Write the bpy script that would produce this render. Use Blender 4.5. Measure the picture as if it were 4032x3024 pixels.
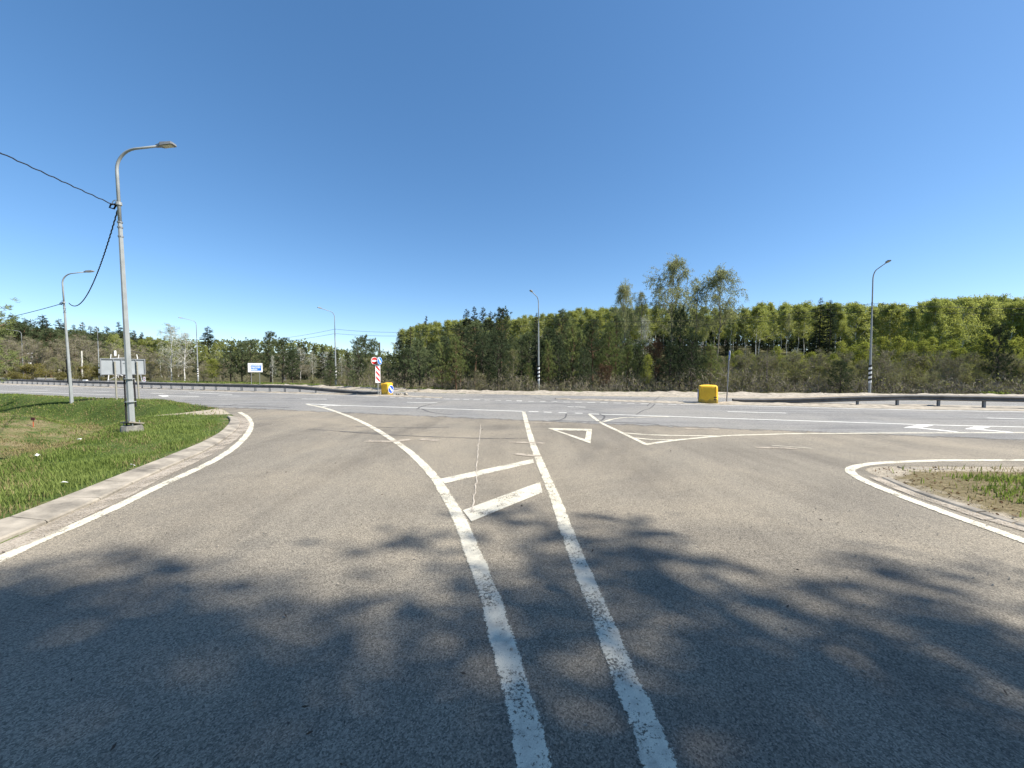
import bpy, math, random
import numpy as np
from mathutils import Vector, Matrix
from mathutils.geometry import tessellate_polygon

SC = bpy.context.scene
COL = SC.collection
for o in list(bpy.data.objects):
    bpy.data.objects.remove(o)

# ------------------------------------------------------------------ camera
F, CX, CY, HC = 1500.0, 2016.0, 1512.0, 2.2          # focal length and centre in photo pixels, eye height
PITCH = math.atan(54 / 1500.0)
cam_d = bpy.data.cameras.new('camera')
cam_d.sensor_width = 36.0
cam_d.lens = 36.0 * F / 4032.0
cam_d.clip_start, cam_d.clip_end = 0.1, 6000
cam = bpy.data.objects.new('camera', cam_d)
COL.objects.link(cam)
cam.location = (0, 0, HC)
cam.rotation_euler = (math.radians(90) - PITCH, 0, 0)
SC.camera = cam

# ------------------------------------------------------------------ sky, sun, exposure
SUN_EL = math.radians(47)
SUN_AZ = math.radians(103)                            # clockwise from +Y
SUN = Vector((math.cos(SUN_EL) * math.sin(SUN_AZ), math.cos(SUN_EL) * math.cos(SUN_AZ), math.sin(SUN_EL)))
w = bpy.data.worlds.new('World')
SC.world = w
w.use_nodes = True
wn = w.node_tree
wn.nodes.clear()
sky = wn.nodes.new('ShaderNodeTexSky')
sky.sky_type = 'NISHITA'
sky.sun_disc = False
sky.sun_elevation = SUN_EL
sky.sun_rotation = SUN_AZ
sky.altitude = 700
sky.air_density = 0.8
sky.dust_density = 0.45
sky.ozone_density = 1.6
bg = wn.nodes.new('ShaderNodeBackground')
bg.inputs['Strength'].default_value = 0.13
wo = wn.nodes.new('ShaderNodeOutputWorld')
hs = wn.nodes.new('ShaderNodeHueSaturation')
hs.inputs['Saturation'].default_value = 1.36
gm_ = wn.nodes.new('ShaderNodeGamma')                  # softer contrast between zenith and horizon over the whole dome
gm_.inputs['Gamma'].default_value = 0.78
wn.links.new(sky.outputs[0], gm_.inputs[0])
wn.links.new(gm_.outputs[0], hs.inputs['Color'])
wn.links.new(hs.outputs[0], bg.inputs[0])
wn.links.new(bg.outputs[0], wo.inputs[0])
sl = bpy.data.lights.new('sun', 'SUN')
sl.energy = 4.4
sl.angle = math.radians(0.75)
sl.color = (1.0, 0.95, 0.87)
so = bpy.data.objects.new('sun', sl)
COL.objects.link(so)
so.rotation_euler = (-SUN).to_track_quat('-Z', 'Y').to_euler()
so.location = (60, 0, 60)
SC.view_settings.view_transform = 'Standard'
SC.view_settings.look = 'None'
SC.view_settings.exposure = 1.12
SC.view_settings.gamma = 1
SC.view_settings.use_curve_mapping = False
SC.render.engine = 'CYCLES'
SC.cycles.max_bounces = 8
SC.cycles.transparent_max_bounces = 12

# ------------------------------------------------------------------ geometry helpers
cp, sp = math.cos(PITCH), math.sin(PITCH)

def ray(fx, fy):
    u, v = (fx - CX) / F, (CY - fy) / F
    return np.array([u, cp + v * sp, -sp + v * cp])

def G(fx, fy, z=0.0):
    """point of the level z seen at photo pixel fx, fy"""
    r = ray(fx, fy)
    t = (z - HC) / r[2]
    return (r[0] * t, r[1] * t)

def D(fx, fy, d):
    """point at forward distance d seen at photo pixel"""
    r = ray(fx, fy)
    t = d / r[1]
    return np.array([r[0] * t, d, HC + r[2] * t])

def nrm(a):
    a = np.asarray(a, float)
    return a / np.maximum(np.linalg.norm(a, axis=-1, keepdims=True), 1e-9)

class MB:
    def __init__(s):
        s.v, s.f, s.m, s.n = [], [], [], 0
    def add(s, v, f, mat=0):
        v = np.asarray(v, np.float32).reshape(-1, 3)
        f = np.asarray(f, np.int32)
        if len(f) == 0: return s
        s.v.append(v); s.f.append(f + s.n); s.m.append(mat); s.n += len(v)
        return s
    def box(s, c, size, mat=0, rot=None, taper=1.0):
        x, y, z = [q / 2 for q in size]
        k = taper
        v = np.array([[-x,-y,-z],[x,-y,-z],[x,y,-z],[-x,y,-z],[-x*k,-y*k,z],[x*k,-y*k,z],[x*k,y*k,z],[-x*k,y*k,z]])
        if rot is not None: v = v @ np.array(rot).T
        return s.add(v + np.array(c), [[0,3,2,1],[4,5,6,7],[0,1,5,4],[1,2,6,5],[2,3,7,6],[3,0,4,7]], mat)
    def tube(s, pts, rad, sides=6, mat=0, cap=True, phase=0.0):
        pts = np.asarray(pts, float); n = len(pts)
        rad = np.broadcast_to(np.asarray(rad, float), (n,))
        t = nrm(np.gradient(pts, axis=0))
        m = np.abs(t.mean(0))
        ref = np.eye(3)[int(np.argmin(m))]
        u = nrm(np.cross(t, ref)); w_ = np.cross(t, u)
        a = np.arange(sides) * 2 * math.pi / sides + phase
        ring = u[:, None, :] * np.cos(a)[None, :, None] + w_[:, None, :] * np.sin(a)[None, :, None]
        v = (pts[:, None, :] + ring * rad[:, None, None]).reshape(-1, 3)
        i = np.arange(n - 1)[:, None] * sides; j = np.arange(sides)[None, :]; jn = (j + 1) % sides
        f = np.stack([i + j, i + jn, i + sides + jn, i + sides + j], -1).reshape(-1, 4)
        base = s.n
        s.add(v, f, mat)
        if cap:
            s.f.append(np.array([list(range(sides - 1, -1, -1)), list(range((n - 1) * sides, n * sides))], np.int32) + base); s.m.append(mat)
        return s
    def cards(s, c, a, b, mat=0):
        """rhombic leaves: centre, half long axis, half width"""
        c, a, b = [np.asarray(q, float) for q in (c, a, b)]
        v = np.stack([c - a, c + b - a * 0.1, c + a, c - b - a * 0.1], 1).reshape(-1, 3)
        return s.add(v, np.arange(len(c) * 4).reshape(-1, 4), mat)
    def strips(s, p, q, wdt, mat=0):
        """thin three-sided twigs p -> q"""
        p, q = np.asarray(p, float), np.asarray(q, float)
        t = nrm(q - p); u = nrm(np.cross(t, [0.31, 0.52, 0.79])); x = np.cross(t, u)
        wdt = np.broadcast_to(np.asarray(wdt, float), (len(p),))[:, None]
        r0 = [p + (u * math.cos(k) + x * math.sin(k)) * wdt for k in (0, 2.09, 4.19)]
        r1 = [q + (u * math.cos(k) + x * math.sin(k)) * wdt * 0.45 for k in (0, 2.09, 4.19)]
        v = np.stack(r0 + r1, 1).reshape(-1, 3)
        o = np.arange(len(p))[:, None, None] * 6
        f = (np.array([[0,1,4,3],[1,2,5,4],[2,0,3,5]])[None] + o).reshape(-1, 4)
        return s.add(v, f, mat)
    def prism(s, poly, thick, mat=0, y0=0.0):
        """flat plate in the local XZ plane, front face at y0 looking to -Y"""
        P = [Vector((p[0], p[1], 0)) for p in poly]; n = len(P)
        tri = [list(t) for t in tessellate_polygon([P])]
        v = [(p[0], y0, p[1]) for p in poly] + [(p[0], y0 + thick, p[1]) for p in poly]
        area = sum(poly[i][0] * poly[(i+1) % n][1] - poly[(i+1) % n][0] * poly[i][1] for i in range(n))
        ft = []
        for t in tri:
            a, b, c = [poly[i] for i in t]
            ccw = (b[0]-a[0])*(c[1]-a[1]) - (b[1]-a[1])*(c[0]-a[0]) > 0
            ft.append(t if ccw else t[::-1])
        base = s.n
        s.add(v, ft, mat)
        s.f.append(np.array([[i + n for i in t[::-1]] for t in ft], np.int32) + base); s.m.append(mat)
        q = [[i, i + n, (i+1) % n + n, (i+1) % n] for i in range(n)]
        if area < 0: q = [k[::-1] for k in q]
        s.f.append(np.array(q, np.int32) + base); s.m.append(mat)
        return s
    def mesh(s, name, mats, smooth=False):
        me = bpy.data.meshes.new(name)
        V = np.concatenate(s.v)
        loops = np.concatenate([f.ravel() for f in s.f])
        tot = np.concatenate([np.full(len(f), f.shape[1], np.int32) for f in s.f])
        mi = np.concatenate([np.full(len(f), m, np.int32) for f, m in zip(s.f, s.m)])
        me.vertices.add(len(V)); me.vertices.foreach_set('co', V.ravel())
        me.loops.add(len(loops)); me.loops.foreach_set('vertex_index', loops)
        me.polygons.add(len(tot))
        me.polygons.foreach_set('loop_start', np.concatenate([[0], np.cumsum(tot)[:-1]]).astype(np.int32))
        for m in (mats if isinstance(mats, (list, tuple)) else [mats]): me.materials.append(m)
        me.polygons.foreach_set('material_index', mi)
        me.polygons.foreach_set('use_smooth', np.full(len(tot), bool(smooth)))
        me.update(calc_edges=True); me.validate()
        return me
    def build(s, name, mats, parent=None, smooth=False, **kw):
        return link(name, s.mesh(name, mats, smooth), parent, **kw)

def link(name, me, parent=None, loc=None, rz=None):
    o = bpy.data.objects.new(name, me); COL.objects.link(o)
    if parent is not None: o.parent = parent
    if loc is not None: o.location = loc
    if rz is not None: o.rotation_euler = (0, 0, rz)
    return o

def tag(o, label=None, cat=None, group=None, kind=None):
    if label: o['label'] = label
    if cat: o['category'] = cat
    if group: o['group'] = group
    if kind: o['kind'] = kind
    return o

def thing(name, loc, label, cat, group=None, rz=0.0):
    o = link(name, None, None, loc, rz); o.empty_display_size = 0.3
    return tag(o, label, cat, group)

def copy_thing(src, loc, rz=None, label=None, group=None):
    r = src.copy(); COL.objects.link(r); r.location = loc
    if rz is not None: r.rotation_euler = (r.rotation_euler[0], r.rotation_euler[1], rz)
    if label: r['label'] = label
    if group: r['group'] = group
    for ch in list(src.children):
        c = ch.copy(); COL.objects.link(c); c.parent = r
        for g in list(ch.children):
            d = g.copy(); COL.objects.link(d); d.parent = c
    return r

def smooth_path(p, sub=6):
    p = np.asarray(p, float)
    if len(p) < 3: return p
    q = np.vstack([2 * p[0] - p[1], p, 2 * p[-1] - p[-2]]); out = []
    for i in range(1, len(q) - 2):
        for k in range(sub):
            t = k / sub
            out.append(0.5 * (2*q[i] + (q[i+1]-q[i-1])*t + (2*q[i-1]-5*q[i]+4*q[i+1]-q[i+2])*t*t + (3*q[i]-q[i-1]-3*q[i+1]+q[i+2])*t**3))
    out.append(q[-2])
    return np.array(out)

def resample(p, step):
    p = np.asarray(p, float); s = np.concatenate([[0], np.cumsum(np.linalg.norm(np.diff(p, axis=0), axis=1))])
    t = np.arange(0, s[-1], step)
    return np.stack([np.interp(t, s, p[:, k]) for k in range(p.shape[1])], 1)

_ns = np.random.default_rng(5)
_nk = [(_ns.normal(0, 1, 2), _ns.uniform(0, 6.28)) for _ in range(24)]
def fnoise(x, y, scale):
    a = np.zeros_like(x)
    for i, (k, ph) in enumerate(_nk):
        fr = scale * (0.6 + 0.12 * i); a += np.sin((k[0] * x + k[1] * y) * fr + ph)
    return a / 3.5

# ------------------------------------------------------------------ materials
def new_mat(name):
    m = bpy.data.materials.new(name); m.use_nodes = True
    nt = m.node_tree; nt.nodes.clear()
    out = nt.nodes.new('ShaderNodeOutputMaterial')
    return m, nt, out

def N(nt, t, **kw):
    n = nt.nodes.new(t)
    for k, v in kw.items():
        if k in n.inputs: n.inputs[k].default_value = v
        else: setattr(n, k, v)
    return n

def ramp(nt, fac, stops):
    r = nt.nodes.new('ShaderNodeValToRGB')
    el = r.color_ramp.elements
    while len(el) < len(stops): el.new(0.5)
    for e, (p, c) in zip(el, stops):
        e.position = p; e.color = (c[0], c[1], c[2], 1) if not isinstance(c, float) else (c, c, c, 1)
    nt.links.new(fac, r.inputs[0])
    return r.outputs[0]

def mixc(nt, fac, a, b, mode='MIX'):
    m = nt.nodes.new('ShaderNodeMix'); m.data_type = 'RGBA'; m.blend_type = mode
    for sock, val in ((m.inputs[0], fac), (m.inputs[6], a), (m.inputs[7], b)):
        if hasattr(val, 'is_output'): nt.links.new(val, sock)
        elif isinstance(val, (int, float)): sock.default_value = val
        else: sock.default_value = (val[0], val[1], val[2], 1)
    return m.outputs[2]

def math_n(nt, op, a, b=0.0, c=None):
    m = nt.nodes.new('ShaderNodeMath'); m.operation = op
    for i, v in enumerate((a, b) if c is None else (a, b, c)):
        if hasattr(v, 'is_output'): nt.links.new(v, m.inputs[i])
        else: m.inputs[i].default_value = v
    return m.outputs[0]

def noise(nt, vec, scale, detail=4, rough=0.6, dist=0.0):
    n = N(nt, 'ShaderNodeTexNoise', Scale=scale, Detail=detail, Roughness=rough, Distortion=dist)
    if vec is not None: nt.links.new(vec, n.inputs['Vector'])
    return n.outputs[0]

def pos(nt): return nt.nodes.new('ShaderNodeNewGeometry').outputs['Position']
def objc(nt): return nt.nodes.new('ShaderNodeTexCoord').outputs['Object']
def mapping(nt, vec, scale=(1,1,1), rot=(0,0,0)):
    m = nt.nodes.new('ShaderNodeMapping'); nt.links.new(vec, m.inputs[0])
    m.inputs['Scale'].default_value = scale; m.inputs['Rotation'].default_value = rot
    return m.outputs[0]
def bump(nt, h, strength=0.3, dist=0.01):
    b = N(nt, 'ShaderNodeBump', Strength=strength, Distance=dist); nt.links.new(h, b.inputs['Height'])
    return b.outputs[0]

def simple(name, col, rough=0.6, metal=0.0, var=0.18, scale=6.0, bmp=0.0):
    m, nt, out = new_mat(name)
    b = N(nt, 'ShaderNodeBsdfPrincipled', Roughness=rough, Metallic=metal)
    n = noise(nt, objc(nt), scale)
    lo = [c * (1 - var) for c in col]; hi = [min(1, c * (1 + var)) for c in col]
    nt.links.new(ramp(nt, n, [(0.3, lo), (0.7, hi)]), b.inputs['Base Color'])
    if bmp: nt.links.new(bump(nt, noise(nt, objc(nt), scale * 8), bmp, 0.01), b.inputs['Normal'])
    nt.links.new(b.outputs[0], out.inputs[0])
    return m

def leaf_mat(name, c1, c2, trans=0.35, nscale=0.9, tcol=None):
    m, nt, out = new_mat(name)
    rnd = nt.nodes.new('ShaderNodeObjectInfo').outputs['Random']
    n = noise(nt, objc(nt), nscale, 3)
    f = math_n(nt, 'ADD', math_n(nt, 'MULTIPLY', n, 1.6), math_n(nt, 'MULTIPLY', rnd, 0.55))
    f = math_n(nt, 'SUBTRACT', f, 0.57)
    n2 = noise(nt, objc(nt), 9.0, 2)
    f = math_n(nt, 'ADD', f, math_n(nt, 'MULTIPLY', math_n(nt, 'SUBTRACT', n2, 0.5), 0.9))
    c = mixc(nt, f, c1, c2)
    d = nt.nodes.new('ShaderNodeBsdfDiffuse'); t = nt.nodes.new('ShaderNodeBsdfTranslucent')
    nt.links.new(c, d.inputs[0])
    nt.links.new(mixc(nt, 1.0, c, tcol or (1.0, 1.0, 0.75), 'MULTIPLY'), t.inputs[0])
    mx = N(nt, 'ShaderNodeMixShader'); mx.inputs[0].default_value = trans
    nt.links.new(d.outputs[0], mx.inputs[1]); nt.links.new(t.outputs[0], mx.inputs[2])
    nt.links.new(mx.outputs[0], out.inputs[0])
    return m

def asphalt(name, c_lo, c_hi, dust, fade=False):
    m, nt, out = new_mat(name)
    P = pos(nt)
    b = N(nt, 'ShaderNodeBsdfPrincipled', Roughness=0.86)
    b.inputs['Specular IOR Level'].default_value = 0.35
    vo = N(nt, 'ShaderNodeTexVoronoi', Scale=95.0); nt.links.new(P, vo.inputs['Vector'])
    grain = ramp(nt, vo.outputs['Color'], [(0.12, (0.38,)*3), (0.5, (0.95,)*3), (0.92, (1.6,)*3)])
    fine = noise(nt, P, 140, 3, 0.7)
    big = noise(nt, P, 0.35, 5, 0.6, 0.4)
    trk = noise(nt, mapping(nt, P, (0.75, 0.07, 1.0), (0, 0, 0)) if not fade else mapping(nt, P, (0.07, 1.5, 1.0), (0, 0, math.radians(20))), 1.0, 4, 0.6, 0.3)
    f = math_n(nt, 'ADD', math_n(nt, 'MULTIPLY', big, 0.3 if fade else 0.38), math_n(nt, 'MULTIPLY', trk, 0.75 if fade else 0.7))
    c = ramp(nt, f, [(0.38, c_lo), (0.62, c_hi)])
    pat = ramp(nt, noise(nt, P, 0.16, 6, 0.65, 0.5), [(0.44, 0.0), (0.62, 0.8)])
    c = mixc(nt, pat, c, dust)
    c = mixc(nt, 0.85, c, grain, 'MULTIPLY')
    c = mixc(nt, 0.8, c, ramp(nt, fine, [(0.3, (0.5,)*3), (0.72, (1.4,)*3)]), 'MULTIPLY')
    nt.links.new(c, b.inputs['Base Color'])
    hsum = math_n(nt, 'ADD', vo.outputs['Distance'], fine)
    nt.links.new(bump(nt, hsum, 0.55, 0.006), b.inputs['Normal'])
    if fade:
        at = nt.nodes.new('ShaderNodeAttribute'); at.attribute_name = 'cover'
        k = math_n(nt, 'ADD', at.outputs['Fac'], math_n(nt, 'MULTIPLY', math_n(nt, 'SUBTRACT', noise(nt, P, 2.0, 6), 0.5), 1.1))
        a = ramp(nt, k, [(0.35, 0.0), (0.68, 1.0)])
        tr = nt.nodes.new('ShaderNodeBsdfTransparent'); mx = nt.nodes.new('ShaderNodeMixShader')
        nt.links.new(a, mx.inputs[0]); nt.links.new(tr.outputs[0], mx.inputs[1]); nt.links.new(b.outputs[0], mx.inputs[2])
        nt.links.new(mx.outputs[0], out.inputs[0])
    else:
        nt.links.new(b.outputs[0], out.inputs[0])
    return m

def paint(name, col, wear=0.44, dirt=(0.42, 0.40, 0.36), soft=0.05):
    m, nt, out = new_mat(name)
    P = pos(nt)
    b = N(nt, 'ShaderNodeBsdfPrincipled', Roughness=0.75)
    st = noise(nt, P, 7.0, 5, 0.65)
    c = mixc(nt, ramp(nt, st, [(0.45, 0.0), (0.75, 0.75)]), col, dirt)
    c = mixc(nt, 0.6, c, ramp(nt, noise(nt, P, 130, 3, 0.7), [(0.3, (0.62,)*3), (0.65, (1.12,)*3)]), 'MULTIPLY')
    nt.links.new(c, b.inputs['Base Color'])
    nt.links.new(bump(nt, noise(nt, P, 120, 3), 0.4, 0.004), b.inputs['Normal'])
    wn_ = math_n(nt, 'ADD', math_n(nt, 'MULTIPLY', noise(nt, P, 45, 4, 0.75), 0.6), math_n(nt, 'MULTIPLY', noise(nt, P, 2.2, 4, 0.6), 0.4))
    at = nt.nodes.new('ShaderNodeAttribute'); at.attribute_name = 'edge'
    wn_ = math_n(nt, 'SUBTRACT', wn_, math_n(nt, 'MULTIPLY', at.outputs['Fac'], 0.26))
    a = ramp(nt, wn_, [(wear - soft, 0.0), (wear, 1.0)])
    tr = nt.nodes.new('ShaderNodeBsdfTransparent'); mx = nt.nodes.new('ShaderNodeMixShader')
    nt.links.new(a, mx.inputs[0]); nt.links.new(tr.outputs[0], mx.inputs[1]); nt.links.new(b.outputs[0], mx.inputs[2])
    nt.links.new(mx.outputs[0], out.inputs[0])
    return m

def ground_mat():
    m, nt, out = new_mat('ground_soil_and_turf')
    P = pos(nt)
    b = N(nt, 'ShaderNodeBsdfPrincipled', Roughness=0.95)
    b.inputs['Specular IOR Level'].default_value = 0.1
    def att(n):
        a = nt.nodes.new('ShaderNodeAttribute'); a.attribute_name = n
        return a.outputs['Fac']
    n1 = noise(nt, P, 1.3, 6, 0.65); n2 = noise(nt, P, 9.0, 4, 0.7); n3 = noise(nt, P, 40, 3, 0.7)
    green = ramp(nt, n1, [(0.3, (0.045, 0.075, 0.018)), (0.65, (0.095, 0.13, 0.035))])
    dry = ramp(nt, n2, [(0.3, (0.12, 0.10, 0.05)), (0.7, (0.26, 0.21, 0.12))])
    sand = ramp(nt, n2, [(0.3, (0.30, 0.255, 0.19)), (0.7, (0.47, 0.41, 0.32))])
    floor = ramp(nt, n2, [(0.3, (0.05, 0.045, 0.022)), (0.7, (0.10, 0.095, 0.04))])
    def soft(x, amt=1.0):
        k = math_n(nt, 'ADD', x, math_n(nt, 'MULTIPLY', math_n(nt, 'SUBTRACT', n1, 0.5), amt))
        return ramp(nt, k, [(0.4, 0.0), (0.6, 1.0)])
    c = mixc(nt, soft(att('dry')), green, dry)
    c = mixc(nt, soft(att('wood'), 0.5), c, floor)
    c = mixc(nt, soft(att('sand')), c, sand)
    c = mixc(nt, 0.8, c, ramp(nt, n3, [(0.3, (0.6,)*3), (0.7, (1.3,)*3)]), 'MULTIPLY')
    nt.links.new(c, b.inputs['Base Color'])
    nt.links.new(bump(nt, math_n(nt, 'ADD', n2, n3), 0.6, 0.05), b.inputs['Normal'])
    nt.links.new(b.outputs[0], out.inputs[0])
    return m

M = {}
M['ground'] = ground_mat()
M['side'] = asphalt('dusty_worn_asphalt', (0.140, 0.122, 0.096), (0.232, 0.204, 0.158), (0.300, 0.256, 0.188))
M['high'] = asphalt('grey_highway_asphalt', (0.148, 0.143, 0.134), (0.255, 0.246, 0.228), (0.26, 0.245, 0.215), fade=True)
M['white'] = paint('white_road_paint', (0.66, 0.605, 0.47), 0.468, (0.30, 0.27, 0.22), 0.07)
M['hwhite'] = paint('fresh_white_line_paint', (0.82, 0.80, 0.72), 0.40)
M['worn'] = paint('worn_white_road_paint', (0.64, 0.59, 0.46), 0.482, soft=0.06)
M['chalk'] = paint('pale_sand_filled_crack', (0.50, 0.44, 0.36), 0.50, (0.42, 0.36, 0.28), 0.12)
M['dust'] = paint('tan_road_dust', (0.42, 0.36, 0.28), 0.55, (0.36, 0.30, 0.23), 0.16)
M['rubber'] = paint('tyre_rubber_streak', (0.11, 0.105, 0.10), 0.58, (0.11, 0.105, 0.10), 0.22)
M['sand'] = simple('pale_sand', (0.315, 0.275, 0.215), 0.95, 0, 0.4, 3.0, 0.8)
M['kerb'] = simple('weathered_kerb_concrete', (0.25, 0.22, 0.175), 0.92, 0, 0.5, 2.2, 0.8)
M['concrete'] = simple('grey_concrete', (0.20, 0.19, 0.165), 0.92, 0, 0.4, 6.0, 0.6)
M['pale'] = simple('pale_concrete_pole', (0.55, 0.52, 0.44), 0.9, 0, 0.12)
M['zinc'] = simple('galvanised_steel', (0.27, 0.285, 0.28), 0.62, 0.1, 0.14, 3.0)
M['boardpost'] = simple('beige_grey_steel_post', (0.27, 0.255, 0.205), 0.7, 0.1, 0.15)
M['zinc_dull'] = simple('dull_galvanised_steel', (0.20, 0.21, 0.22), 0.6, 0.3, 0.2, 2.0)
M['rail'] = simple('weathered_guardrail_steel', (0.115, 0.11, 0.105), 0.75, 0.05, 0.35, 1.5)
M['sheet'] = simple('grey_sheet_metal', (0.27, 0.29, 0.30), 0.7, 0.0, 0.12, 1.2)
M['black'] = simple('black_plastic', (0.012, 0.012, 0.014), 0.9)
M['lampgrey'] = simple('grey_lamp_housing', (0.22, 0.22, 0.215), 0.5, 0.2)
M['glass'] = simple('pale_lamp_glass', (0.48, 0.46, 0.36), 0.25)
M['yellow'] = simple('yellow_plastic', (0.78, 0.47, 0.015), 0.45, 0, 0.10, 3.0)
m, nt, out = new_mat('faded_yellow_plastic')
b_ = N(nt, 'ShaderNodeBsdfPrincipled', Roughness=0.5)
sx_ = nt.nodes.new('ShaderNodeSeparateXYZ'); nt.links.new(objc(nt), sx_.inputs[0])
n_1 = noise(nt, objc(nt), 2.6, 5, 0.65)
col_ = ramp(nt, noise(nt, objc(nt), 1.7, 4), [(0.35, (0.70, 0.385, 0.012)), (0.65, (0.82, 0.50, 0.022))])
dz_ = math_n(nt, 'SUBTRACT', math_n(nt, 'ADD', math_n(nt, 'MULTIPLY', n_1, 0.75), 0.02), sx_.outputs['Z'])
col_ = mixc(nt, ramp(nt, dz_, [(0.10, 0.0), (0.22, 0.72)]), col_, (0.14, 0.115, 0.035))
col_ = mixc(nt, ramp(nt, noise(nt, objc(nt), 9.0, 5, 0.7), [(0.58, 0.0), (0.72, 0.55)]), col_, (0.36, 0.24, 0.05))
nt.links.new(col_, b_.inputs['Base Color']); nt.links.new(b_.outputs[0], out.inputs[0]); M['yellow'] = m
M['signblue'] = simple('blue_sign_film', (0.012, 0.075, 0.42), 0.4, 0, 0.03)
M['signlight'] = simple('bright_blue_sign_film', (0.02, 0.16, 0.60), 0.4, 0, 0.03)
M['signred'] = simple('red_sign_film', (0.62, 0.028, 0.022), 0.4, 0, 0.05)
M['signwhite'] = simple('white_sign_film', (0.80, 0.80, 0.79), 0.45, 0, 0.03)
M['whitepaint'] = simple('white_paint', (0.75, 0.74, 0.71), 0.6, 0, 0.06)
M['blackpaint'] = simple('black_paint', (0.02, 0.02, 0.02), 0.6)
M['rust'] = simple('red_oxide_paint', (0.42, 0.085, 0.03), 0.7)
M['darkred'] = simple('dark_red_plate', (0.07, 0.018, 0.015), 0.7)
M['wood'] = simple('grey_weathered_wood', (0.10, 0.085, 0.07), 0.9, 0, 0.2, 4.0)
M['bark'] = simple('dark_bark', (0.055, 0.042, 0.032), 0.95, 0, 0.35, 5.0)
M['pinebark'] = simple('ruddy_pine_bark', (0.13, 0.075, 0.042), 0.95, 0, 0.4, 3.0)
M['twig'] = simple('grey_brown_twigs', (0.215, 0.185, 0.135), 0.95, 0, 0.3, 2.0)
M['deadwood'] = simple('dead_grey_wood', (0.12, 0.10, 0.085), 0.95, 0, 0.3, 3.0)
M['litter'] = simple('pale_litter', (0.7, 0.7, 0.68), 0.7)
M['soil'] = simple('dug_earth', (0.10, 0.08, 0.055), 0.95, 0, 0.4, 8.0, 0.6)
m, nt, out = new_mat('birch_bark')
b_ = N(nt, 'ShaderNodeBsdfPrincipled', Roughness=0.8)
nt.links.new(ramp(nt, noise(nt, mapping(nt, objc(nt), (1, 1, 0.5)), 3.0, 4, 0.7), [(0.40, (0.06, 0.055, 0.05)), (0.50, (0.58, 0.56, 0.51))]), b_.inputs['Base Color'])
nt.links.new(b_.outputs[0], out.inputs[0]); M['birchbark'] = m
M['pine'] = leaf_mat('pine_needles', (0.040, 0.060, 0.030), (0.20, 0.235, 0.115), 0.3)
M['pine_y'] = leaf_mat('yellow_green_pine_needles', (0.085, 0.115, 0.042), (0.27, 0.30, 0.115), 0.35)  # lighter, yellower green than the other pine needles
M['darkpine'] = leaf_mat('deep_green_pine_needles', (0.022, 0.036, 0.021), (0.105, 0.13, 0.068), 0.2)
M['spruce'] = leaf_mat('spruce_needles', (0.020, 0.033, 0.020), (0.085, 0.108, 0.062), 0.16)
M['birch'] = leaf_mat('fresh_birch_leaves', (0.23, 0.255, 0.068), (0.42, 0.44, 0.145), 0.5)
M['young'] = leaf_mat('bright_young_leaves', (0.20, 0.235, 0.045), (0.33, 0.34, 0.085), 0.5)
M['olive'] = leaf_mat('olive_spring_leaves', (0.15, 0.165, 0.058), (0.29, 0.295, 0.115), 0.45)
M['haze_leaf'] = leaf_mat('grey_green_catkins', (0.23, 0.25, 0.125), (0.38, 0.39, 0.21), 0.5)
M['dryleaf'] = leaf_mat('dry_brown_leaves', (0.09, 0.052, 0.03), (0.18, 0.11, 0.065), 0.3)
M['willow'] = leaf_mat('yellow_green_willow', (0.15, 0.14, 0.03), (0.27, 0.235, 0.06), 0.4)
M['grass'] = leaf_mat('green_grass_blades', (0.105, 0.160, 0.030), (0.26, 0.31, 0.095), 0.5, 0.5)
M['drygrass'] = leaf_mat('dry_grass_blades', (0.20, 0.165, 0.075), (0.36, 0.30, 0.16), 0.35, 0.5)

# ------------------------------------------------------------------ outlines of the roads (traced on the ground, metres)
def W(pts): return [G(*p) for p in pts]
near = W([(90,1553),(270,1563),(450,1570),(550,1572),(675,1578),(760,1588),(880,1599),(1000,1604),(1135,1609),(1400,1621),(1800,1637),(2070,1648),(2350,1660),(2600,1669),(3106,1688),(3600,1706),(4032,1722)])
far = W([(1270,1529),(1550,1541),(1800,1549),(2106,1555),(2350,1559),(2750,1565),(3106,1569.5)])
def ext(p, q, L):
    d = nrm(np.array(q) - np.array(p)); return tuple(np.array(q) + d * L)
near = [ext(near[3], near[0], 150)] + near + [ext(near[-4], near[-1], 45)]
far = [ext(far[2], far[0], 160)] + far + [ext(far[-4], far[-1], 45)]
kerb_road = W([(0,2141),(114,2092),(273,2022),(413,1962),(542,1896),(641,1852),(746,1806),(815,1774),(875,1737),(930,1694),(945,1664),(925,1640)])
kerb_grass = W([(0,2074),(149,2017),(298,1957),(398,1917),(497,1877),(597,1837),(696,1796),(796,1752),(860,1716),(898,1680),(905,1656),(880,1634)])
kerb_road = [(kerb_road[0][0] + 0.15, 1.5), ] + kerb_road
kerb_road = [(kerb_road[0][0] + 0.1, -30)] + kerb_road
kerb_grass = [(kerb_road[0][0] - 0.62, -30), (kerb_road[1][0] - 0.62, 1.5)] + kerb_grass
isl_low = W([(3405,1850),(3425,1862),(3468,1880),(3565,1924),(3668,1962),(3770,1995),(3872,2028),(3975,2060),(4032,2079)])
isl_top = W([(3420,1840),(3458,1835),(3565,1835),(3770,1836.5),(4032,1836)])
isl_low = isl_low + [(isl_low[-1][0] + 0.1, 2.0), (isl_low[-1][0] + 0.2, -30)]
isl_top = isl_top + [(16, 8.1), (40, -1.0), (75, -14)]
corner = W([(880,1612),(825,1600),(755,1592),(690,1582)])
over = [(p[0], p[1] + 1.2) for p in near]
side_poly = kerb_road + corner + [(p[0] + 0.3, p[1] + 0.6) for p in near[5:-1]] + [(75, near[-1][1] + 3)] + isl_top[::-1] + isl_low
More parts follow.
